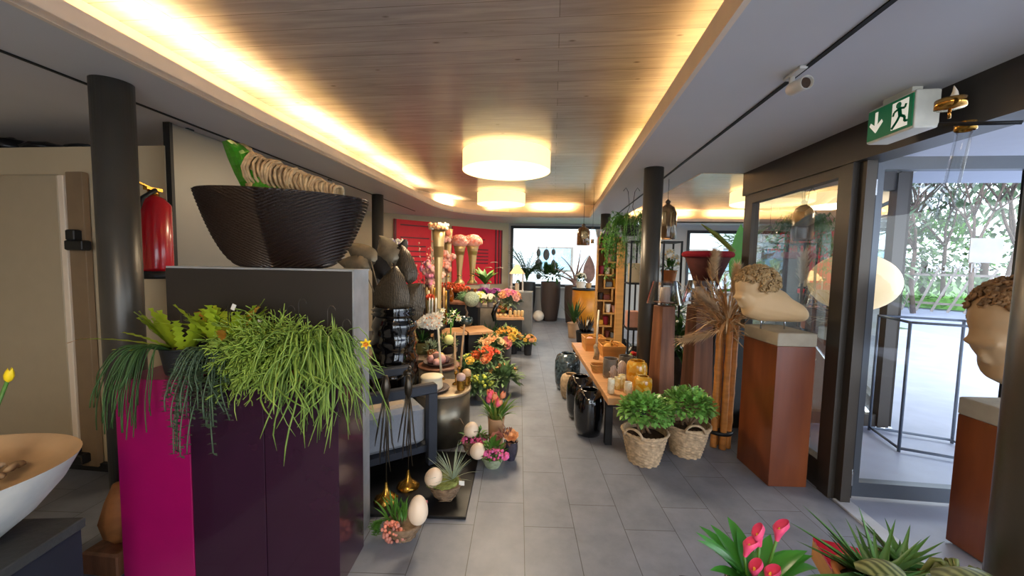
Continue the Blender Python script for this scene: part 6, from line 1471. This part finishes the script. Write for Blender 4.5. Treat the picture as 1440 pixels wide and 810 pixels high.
# red-topped wooden box
hb = .70; P_ = [G(1143, 756, hb), G(1178, 814, hb), G(1236, 830, hb), G(1206, 771, hb)]
ctr = sum(P_, Vector())/4; loc_ = [(p_.x-ctr.x, p_.y-ctr.y) for p_ in P_]
t = thing('wooden_box', 'wooden block with a glossy red top beside the terracotta succulent pot', 'box', (ctr.x, ctr.y, fz_+.001))
MB().prism(loc_, 0, hb-fz_-.008).build('body', oak, t); MB().prism(loc_, hb-fz_-.0078, hb-fz_).build('lid', mat('red_lacquer_top', 'c01233', .25, var=.06, coat=.4), t)
# aloe pots
alo = mat('aloe_green', '4d7a3e', .4, var=.25, scale=6, sub=.05); pumice = mat('pumice', 'efece4', .8)
def aloe(pc, z0, lb, r, h, n, Lr, potm, special=()):
    t = thing('potted_aloe', lb, 'potted plant', (pc.x, pc.y, z0)); b = MB(); pot(b, r*.75, r, h, th=.01, seg=32); b.build('pot', potm, t); soilm(h*.92, r*.88).build('soil', soil, t)
    b = MB()
    for k in range(n):
        a = k*2.4; el = .15+1.5*(k/n)**1.2; d = Vector((cos(a), sin(a), el)).normalized(); L_ = rnd(*Lr)
        b.leaf((.01*cos(a), .01*sin(a), h*.95), d, L_, .024, rnd(-.1, .35), 0, 8, .55, shape=lambda t_: (1-t_)**.8*(.75+.5*sin(pi*min(1, t_*1.6+.2))))
        if k % 2 == 0:
            pass
    for (vx_, vy_, vz_, L_) in special: b.leaf((0, 0, h*.95), (vx_, vy_, vz_), L_, .02, .25, 0, 9, .5, shape=lambda t_: (1-t_)**.8+.02)
    b.build('leaves', alo, t)
    b = MB()
    for k in range(7):
        a = k*.9+rnd(0, .4); b = MB(); b.ball((r*.75*cos(a), r*.75*sin(a), h*.94), rnd(.006, .010), 0, 6, 4); b.build('pebble', pumice, t); return t
p1_ = A(1236, 790, .92); aloe(Vector((p1_.x, .92, 0)), fz_+.001, 'spiky aloe in a terracotta pot beside the red-topped box', .08, .235, 26, (.11, .17), terra, ((-1, .3, .75, .2), (-.8, .4, 1.0, .2), (-.2, .3, 1.5, .17), (.9, .2, .5, .18)))
p2_ = A(1250, 745, 1.06); aloe(Vector((p2_.x+.07, 1.1, 0)), fz_+.001, 'smaller aloe in a sand-coloured pot behind the terracotta one', .055, .15, 18, (.08, .13), mat('sand_pot', 'd0a27c', .7))
# round striped peperomia
p3_ = A(1302, 790, .76); t = thing('peperomia', 'striped round glossy peperomia leaves in a dark pot at the bottom right', 'potted plant', (p3_.x, .76, fz_+.001)); b = MB(); pot(b, .04, .055, .29); b.build('pot', blkp, t)
pep = mat('peperomia_leaf', '4a5a34', .3, col2='93a070', scale=7, kind='wave', stretch=(3, 3, 1), spec=.6)
b = MB(); rd = lambda t_: sqrt(max(0, 1-(2*t_-1)**2))
for (dx, dy, dz_, L_, w) in ((-.55, -.35, .5, .11, .1), (.3, -.6, .3, .1, .1), (.1, -.2, .75, .1, .09), (.75, .1, .4, .09, .08), (-.4, .5, .4, .09, .08)):
    b.tube([(0, 0, .25), (dx*.05, dy*.05, .29+dz_*.12)], .004, 5); b.leaf((dx*.03, dy*.03, .30+dz_*.13), (dx, dy, .25), L_, w, 1.4, 0, 9, -.1, shape=rd)
b.build('leaves', pep, t)
p4_ = A(1352, 790, .86); t = thing('trailing_succulent', 'dark trailing succulent with hanging pale stems against the near pillar', 'potted plant', (p4_.x-.0, .86, fz_+.001)); b = MB(); pot(b, .028, .034, .28); b.build('pot', blkp, t); b = MB()
for k in range(34):
    a = rnd(0, PR); b.tube(strand_path((0, 0, .28), (cos(a), sin(a), 0), rnd(.04, .075), rnd(.02, .06), rnd(.03, .14), 8), [.005]*7+[.004, .002], 5)
b.build('foliage', mat('succulent_olive', '66713f', .4, var=.4), t)
# ------------------------------------------------------------------ open door leaf
alu = mat('door_frame_grey', '5b6068', .35, .5, var=.05); blk2 = mat('door_edge_black', '17181b', .4)
YD = 2.80; xl0, xl1 = A(1213, 400, YD).x, 3.02; zt_d = A(1300, 226, YD).z; DW = xl1-xl0
t = thing('glass_door_leaf', 'open glass door leaf with reversed shop lettering', 'door', (xl0, YD, .02))
s_ = .055
MB().box((s_/2, 0, zt_d/2), (s_, .06, zt_d)).build('stile', alu, t); MB().box((DW-s_/2, 0, zt_d/2), (s_, .06, zt_d)).build('stile', blk2, t)
MB().box((DW/2, 0, zt_d-.04), (DW-2*s_, .06, .08)).build('top_rail', alu, t); MB().box((DW/2, 0, .05), (DW-2*s_, .06, .1)).build('bottom_rail', alu, t)
b = MB(); b.add([(s_, 0, .1), (DW-s_, 0, .1), (DW-s_, 0, zt_d-.08), (s_, 0, zt_d-.08)], [(0, 1, 2, 3)]); b.build('pane', glassmat('door_glass', (.88, .92, .97), 1.0), t)
b = MB(); b.box((-.028, -.03, zt_d/2), (.05, .05, zt_d)); b.build('hinge_profile', blk2, t)
for z in (.14, zt_d-.2):
    b = MB(); b.lathe([(.012, -.07), (.012, .07)], (-.03, -.065, z), 10); b.box((-.03, -.058, z), (.05, .008, .1)); b.build('hinge', steel, t)
a_, c_ = A(1362, 335, YD), A(1405, 370, YD)
MB().box(((a_.x+c_.x)/2-xl0, -.012, (a_.z+c_.z)/2-.02), (c_.x-a_.x, .006, a_.z-c_.z)).build('white_notice', mat('paper_white', 'f4f7fb', .5, emit='f4f7fb', es=.0), t, label='blank white notice sheet')
def text(s, size, m, parent, loc, name, flip=False, ext=.001):
    cu = bpy.data.curves.new(name, 'FONT'); cu.body = s; cu.size = size; cu.extrude = ext; cu.align_x = 'CENTER'; cu.align_y = 'CENTER'; cu.materials.append(m)
    tmp = bpy.data.objects.new(name+'_c', cu); COL.objects.link(tmp); dg = bpy.context.evaluated_depsgraph_get(); me = bpy.data.meshes.new_from_object(tmp.evaluated_get(dg)); bpy.data.objects.remove(tmp)
    me.transform(Matrix.Rotation(pi/2, 4, 'X'))
    if flip: me.transform(Matrix.Scale(-1, 4, (1, 0, 0)))
    me.materials.clear(); me.materials.append(m)
    o = bpy.data.objects.new(name, me); COL.objects.link(o); o.parent = parent; o.location = loc; return o
tp = A(1341, 377, YD); text('florist.ch', .085, mat('vinyl_white', 'f4f7fa', .5), t, (tp.x-xl0-.02, -.006, tp.z-.02), 'lettering', True)
b = MB(); tq = A(1372, 373, YD); b.tube([(tq.x-xl0+.018*cos(a), -.006, tq.z-.02+.018*sin(a)) for a in [PR*q_/12 for q_ in range(13)]], .005, 4)
for k in range(5): b.ball((tq.x-xl0+.018*cos(k*PR/5), -.006, tq.z-.02+.018*sin(k*PR/5)), .008, 0, 6, 4, (1, .2, 1))
b.build('flower_logo', MATS['vinyl_white'], t)
# light threshold strip
b = MB(); b.prism([(1.94, .15), (2.04, .15), (2.04, 2.74), (1.94, 2.74)], .0005, .012); struct('trim_21', b, mat('threshold_pale', 'b9bcc4', .4))
# ------------------------------------------------------------------ outdoors
pave = mat('pale_paving', '989db0', .4, var=.1, scale=3); road_m = mat('asphalt', '888da3', .6, var=.05, scale=6)
grass_m = mat('lawn_green', '4a6a30', .9, var=.35, scale=14)
b = MB(); b.prism([(1.98, -6), (9.5, -6), (9.5, 11.2), (6.75, 11.2), (3.42, 4.12), (1.98, 4.12)], -.09, -.012)
single('terrace', b, pave, 'pale paved terrace outside the glass door', 'paving')
b = MB(); b.prism([(9.5, -20), (16.5, -20), (16.5, 60), (9.5, 60)], -.09, -.03); single('road', b, road_m, 'grey asphalt road seen through the glass door', 'road')
b = MB(); b.prism([(16.5, -20), (60, -20), (60, 60), (16.5, 60)], -.12, .02); single('lawn', b, grass_m, 'green lawn beyond the road', 'lawn')
b = MB(); b.prism([(-30, 11.2), (9.5, 11.2), (9.5, 70), (-30, 70)], -.12, .0); single('lawn', b, mat('lawn_muted_green', '3f5230', .9, var=.3, scale=14), 'green lawn outside the far window', 'lawn')  # darker, greyer green that throws less colour onto the far soffit
# canopy
canw = mat('canopy_white', 'c9ccd6', .6, var=.02)
b = MB(); b.prism([(2.12, -3), (6.6, -3), (6.6, 5.2), (4.1, 5.2), (3.6, 4.1), (2.12, 4.08)], 2.62, 2.8); single('entrance_canopy', b, canw, 'white flat canopy over the entrance outside', 'canopy')
t = thing('canopy_glow_disc', 'round warm glowing disc standing for the ceiling glow reflected under the entrance canopy', 'lamp', (3.05, 2.05, 2.52)); b = MB(); b.lathe([(0, 0), (.24, .0), (.26, .02), (.26, .09), (.1, .1)], seg=36, caps=False); b.build('diffuser', shade_m, t)  # no real lamp: added glowing disc in place of a reflected ceiling glow
# cream globe lantern outside behind the post
pg_ = A(1199, 397, 3.35); sg = 3.35/FPX
t = thing('globe_lantern', 'large cream globe lantern hanging outside behind the door post', 'lantern', (pg_.x, 3.35, pg_.z))
b = MB(); b.ball((0, 0, 0), .27, 0, 32, 20, (1.12, 1.0, .86)); b.build('globe', mat('cream_globe', 'f2dcb2', .5, var=.02, emit='f2d7a5', es=.45), t); MB().tube([(0, 0, .22), (0, 0, 2.62-pg_.z)], .004, 5).build('cord', black, t)
# hedge, shrubs, trees
hedm = mat('hedge_green', '6a9a48', .8, var=.4, scale=6); bkm = mat('tree_bark', '5b4a40', .85, var=.3)
def treeleaf(b, c, R_, n, L_, w): bush(b, c, R_, n, L_, w, .4, -.6, (0,), 1, (1, 1, .8), 2, .3)
b = MB()
for k in range(900): b.leaf((rnd(-8, 8), rnd(-.5, .5), rnd(.0, .45)), rdir(.1, 1), .35, .16, .4, 0, 2)
b.box((0, 0, .2), (16, .6, .4)); single('hedge', b, hedm, 'low green hedge beyond the road', 'hedge', (18.5, 13.5, .0), R(-55))
def bare(loc, H_, lb, leafy=0, seed=1, lm=None, wd=.5):
    random.seed(seed); t = thing('tree', lb, 'tree', loc); b = MB(); tips = []
    def rec(p, d, L_, r, k):
        q_ = p+d*L_; mid = (p+q_)/2+rdir()*L_*.06; b.tube([p, mid, q_], [r, r*.85, r*.7], 5); tips.append(q_)
        if k: 
            for _ in range(3): rec(q_, (d+rdir(-.2, 1)*wd*1.3).normalized(), L_*rnd(.62, .82), r*.62, k-1)
    rec(Vector((0, 0, 0)), Vector((rnd(-.1, .1), 0, 1)), H_*.3, H_*.011, 5); b.build('branches', bkm, t)
    if leafy:
        f = MB()
        for q_ in tips[3:]:
            for _ in range(leafy): f.leaf(q_+rdir()*.4, rdir(), H_*.05, H_*.022, .5, 0, 2)
        f.build('foliage', lm, t)
blm = mat('blossom_white', 'e8e6ea', .8, var=.1); ev = mat('evergreen', '6d8062', .8, var=.4)
for i, (px, d_, H_, lf, m_, lb) in enumerate(((1290, 17.5, 7.5, 3, blm, 'white-blossomed branching tree beyond the road in the middle of the door glass'), (1370, 17, 7, 2, ev, 'thin green tree beyond the road at the right of the door glass'), (1255, 20, 8, 4, ev, 'green tree beyond the road at the left of the door glass'), (1150, 22, 9, 6, ev, 'dark evergreen seen through the facade pane'), (1330, 24, 9, 3, blm, 'pale blossoming tree farther back through the door glass'), (1270, 26, 9, 5, blm, 'far white-flowering tree at the left of the door glass'), (1100, 26, 8, 5, ev, 'evergreen seen far through the wing glass'), (1425, 19, 8, 4, ev, 'green tree at the far right edge through the doorway'))):
    d = ray(px, 372); d.normalize(); q_ = CP+d*d_*1.15; bare((q_.x, q_.y, 0), H_, lb, lf, i+3, m_)
random.seed(11)
for i, (px, d_, r_, lb) in enumerate(((1215, 30, 3.4, 'rounded dark shrub mass far behind the road at the left'), (1300, 32, 2.6, 'rounded dark shrub mass far behind the road in the middle'), (1385, 30, 3.2, 'rounded dark shrub mass far behind the road at the right'), (1140, 20, 2.8, 'rounded evergreen shrub seen through the facade pane'))):
    d = ray(px, 372).normalized(); q_ = CP+d*d_; t = thing('shrub', lb, 'shrub', (q_.x, q_.y, 0)); b = MB(); bush(b, (0, 0, r_*.8), r_, 900, .6, .22, .4, -.7, (0,), 1, (1.3, 1, 1), 2, .6); b.build('foliage', ev if i != 1 else hedm, t); MB().tube([(0, 0, 0), (0, 0, r_*.8)], .15, 6).build('trunk', bkm, t)
# slatted fence beyond
d = ray(1290, 372).normalized(); q_ = CP+d*21
t = thing('slat_fence', 'slanting pale slat fence behind the hedge', 'fence', (q_.x, q_.y, 0), R(-50))
for k in range(11): MB().box((k*.42-2.2, 0, .85), (.07, .05, 1.7), ry=.12+.03*k).build('slat', mat('fence_grey', '8a7f78', .8), t)
for z in (.35, 1.4): MB().box((0, .05, z), (5.2, .04, .08)).build('rail', MATS['fence_grey'], t)
# metal display frame outside door
t = thing('metal_frame_stand', 'slim grey metal frame stand on the terrace behind the door glass', 'stand', (3.05, 3.6, -.012))
fm = mat('stand_grey', '5f6875', .5, .3)
for (x, y) in ((0, 0), (.55, -.2), (.1, .45), (.65, .25)): MB().tube([(x, y, 0), (x, y, 1.15)], .012, 8).build('upright', fm, t)
for z in (.03, 1.14):
    MB().tube([(0, 0, z), (.55, -.2, z), (.65, .25, z), (.1, .45, z), (0, 0, z)], .012, 6).build('frame_ring', fm, t)
# buildings
bw_ = mat('building_white', 'e8edf2', .8, var=.02); bglass = mat('building_glass', '9fc4dc', .2); 
def house(loc, rz, w, d_, h, lb, rows, colsn, ww, wh):
    t = thing('building', lb, 'building', loc, rz); MB().box((0, 0, h/2), (w, d_, h)).build('wall', bw_, t)
    for i in range(colsn):
        for j in range(rows):
            x = -w/2+(i+.5)*w/colsn; z = h*(j+.55)/rows
            f = MB().box((x, -d_/2-.02, z), (ww, .06, wh)).build('window', MATS['fence_grey'], t); MB().box((x, -d_/2-.06, z), (ww*.86, .03, wh*.86)).build('pane', bglass, f)
    MB().box((0, 0, h+.12), (w+.5, d_+.5, .24)).build('roof_edge', bw_, t)
house((2.0, 27, 0), R(2), 16, 6, 6.5, 'white building with pale blue windows outside the far window', 2, 4, 2.2, 1.5)
house((11.5, 28, 0), R(-5), 7, 5, 7, 'white building seen through the wing window', 2, 3, 1.6, 1.5)
# ------------------------------------------------------------------ groups of repeats
GROUPS = {'display_pedestal': 'display pedestals about the shop', 'hanging_pot_plant': 'hanging pot plants on the lacquered pedestals', 'decorative_egg': 'cream decorative eggs in the flower baskets',
 'flower_basket': 'flower baskets on the floor beside the armchair', 'candle_cup': 'brass candle cups on the drum table', 'taper_candle': 'slim taper candles on the front drum table', 'white_candle': 'white candles before the rack',
 'small_pot': 'small pots in the staggered shelf', 'gift_box': 'small boxes in the staggered shelf', 'hanging_stone': 'stones of the window mobile', 'pillar_candle': 'honey-coloured candles on the aisle table',
 'amber_vase': 'amber glass vases in a row', 'trumpet_vase': 'gold trumpet vases', 'hydrangea_head': 'hydrangea heads on gold vases', 'flower_wreath': 'small dried flower wreaths', 'metal_bird': 'metal birds on rods',
 'wall_panel': 'red wall panels', 'flower_pot': 'potted bouquets on the floor along the aisle', 'potted_flower': 'small potted flowers on the displays', 'tealight_jar': 'small gilt jars on the long bench', 'hurricane_vase': 'taupe glass vases on the long bench',
 'agate_slice': 'agate slices on the long bench', 'mottled_jar': 'mottled amber jars on the long bench', 'gift_tray': 'wooden gift trays on the long bench', 'floor_vase': 'dark glazed floor vases', 'wooden_candle_lamp': 'wooden pillar lamps',
 'plant_basket': 'wicker baskets with shrubs', 'plaster_bust': 'curly-haired busts', 'glass_lantern': 'hanging glass lanterns', 'round_vase': 'round black floor vases', 'tall_planter': 'tall planters', 'potted_aloe': 'potted aloes at the bottom edge',
 'tree': 'trees beyond the road', 'shrub': 'shrubs beyond the road', 'building': 'white buildings outside', 'display_table': 'display tables on the left side', 'drum_table': 'metal drum tables', 'plastic_bag': 'black bags on the partition'}
for o in list(COL.objects):
    if o.parent is None and o.get('label') and not o.get('group'):
        g = GROUPS.get(o.name.split('.')[0])
        if g: o['group'] = g
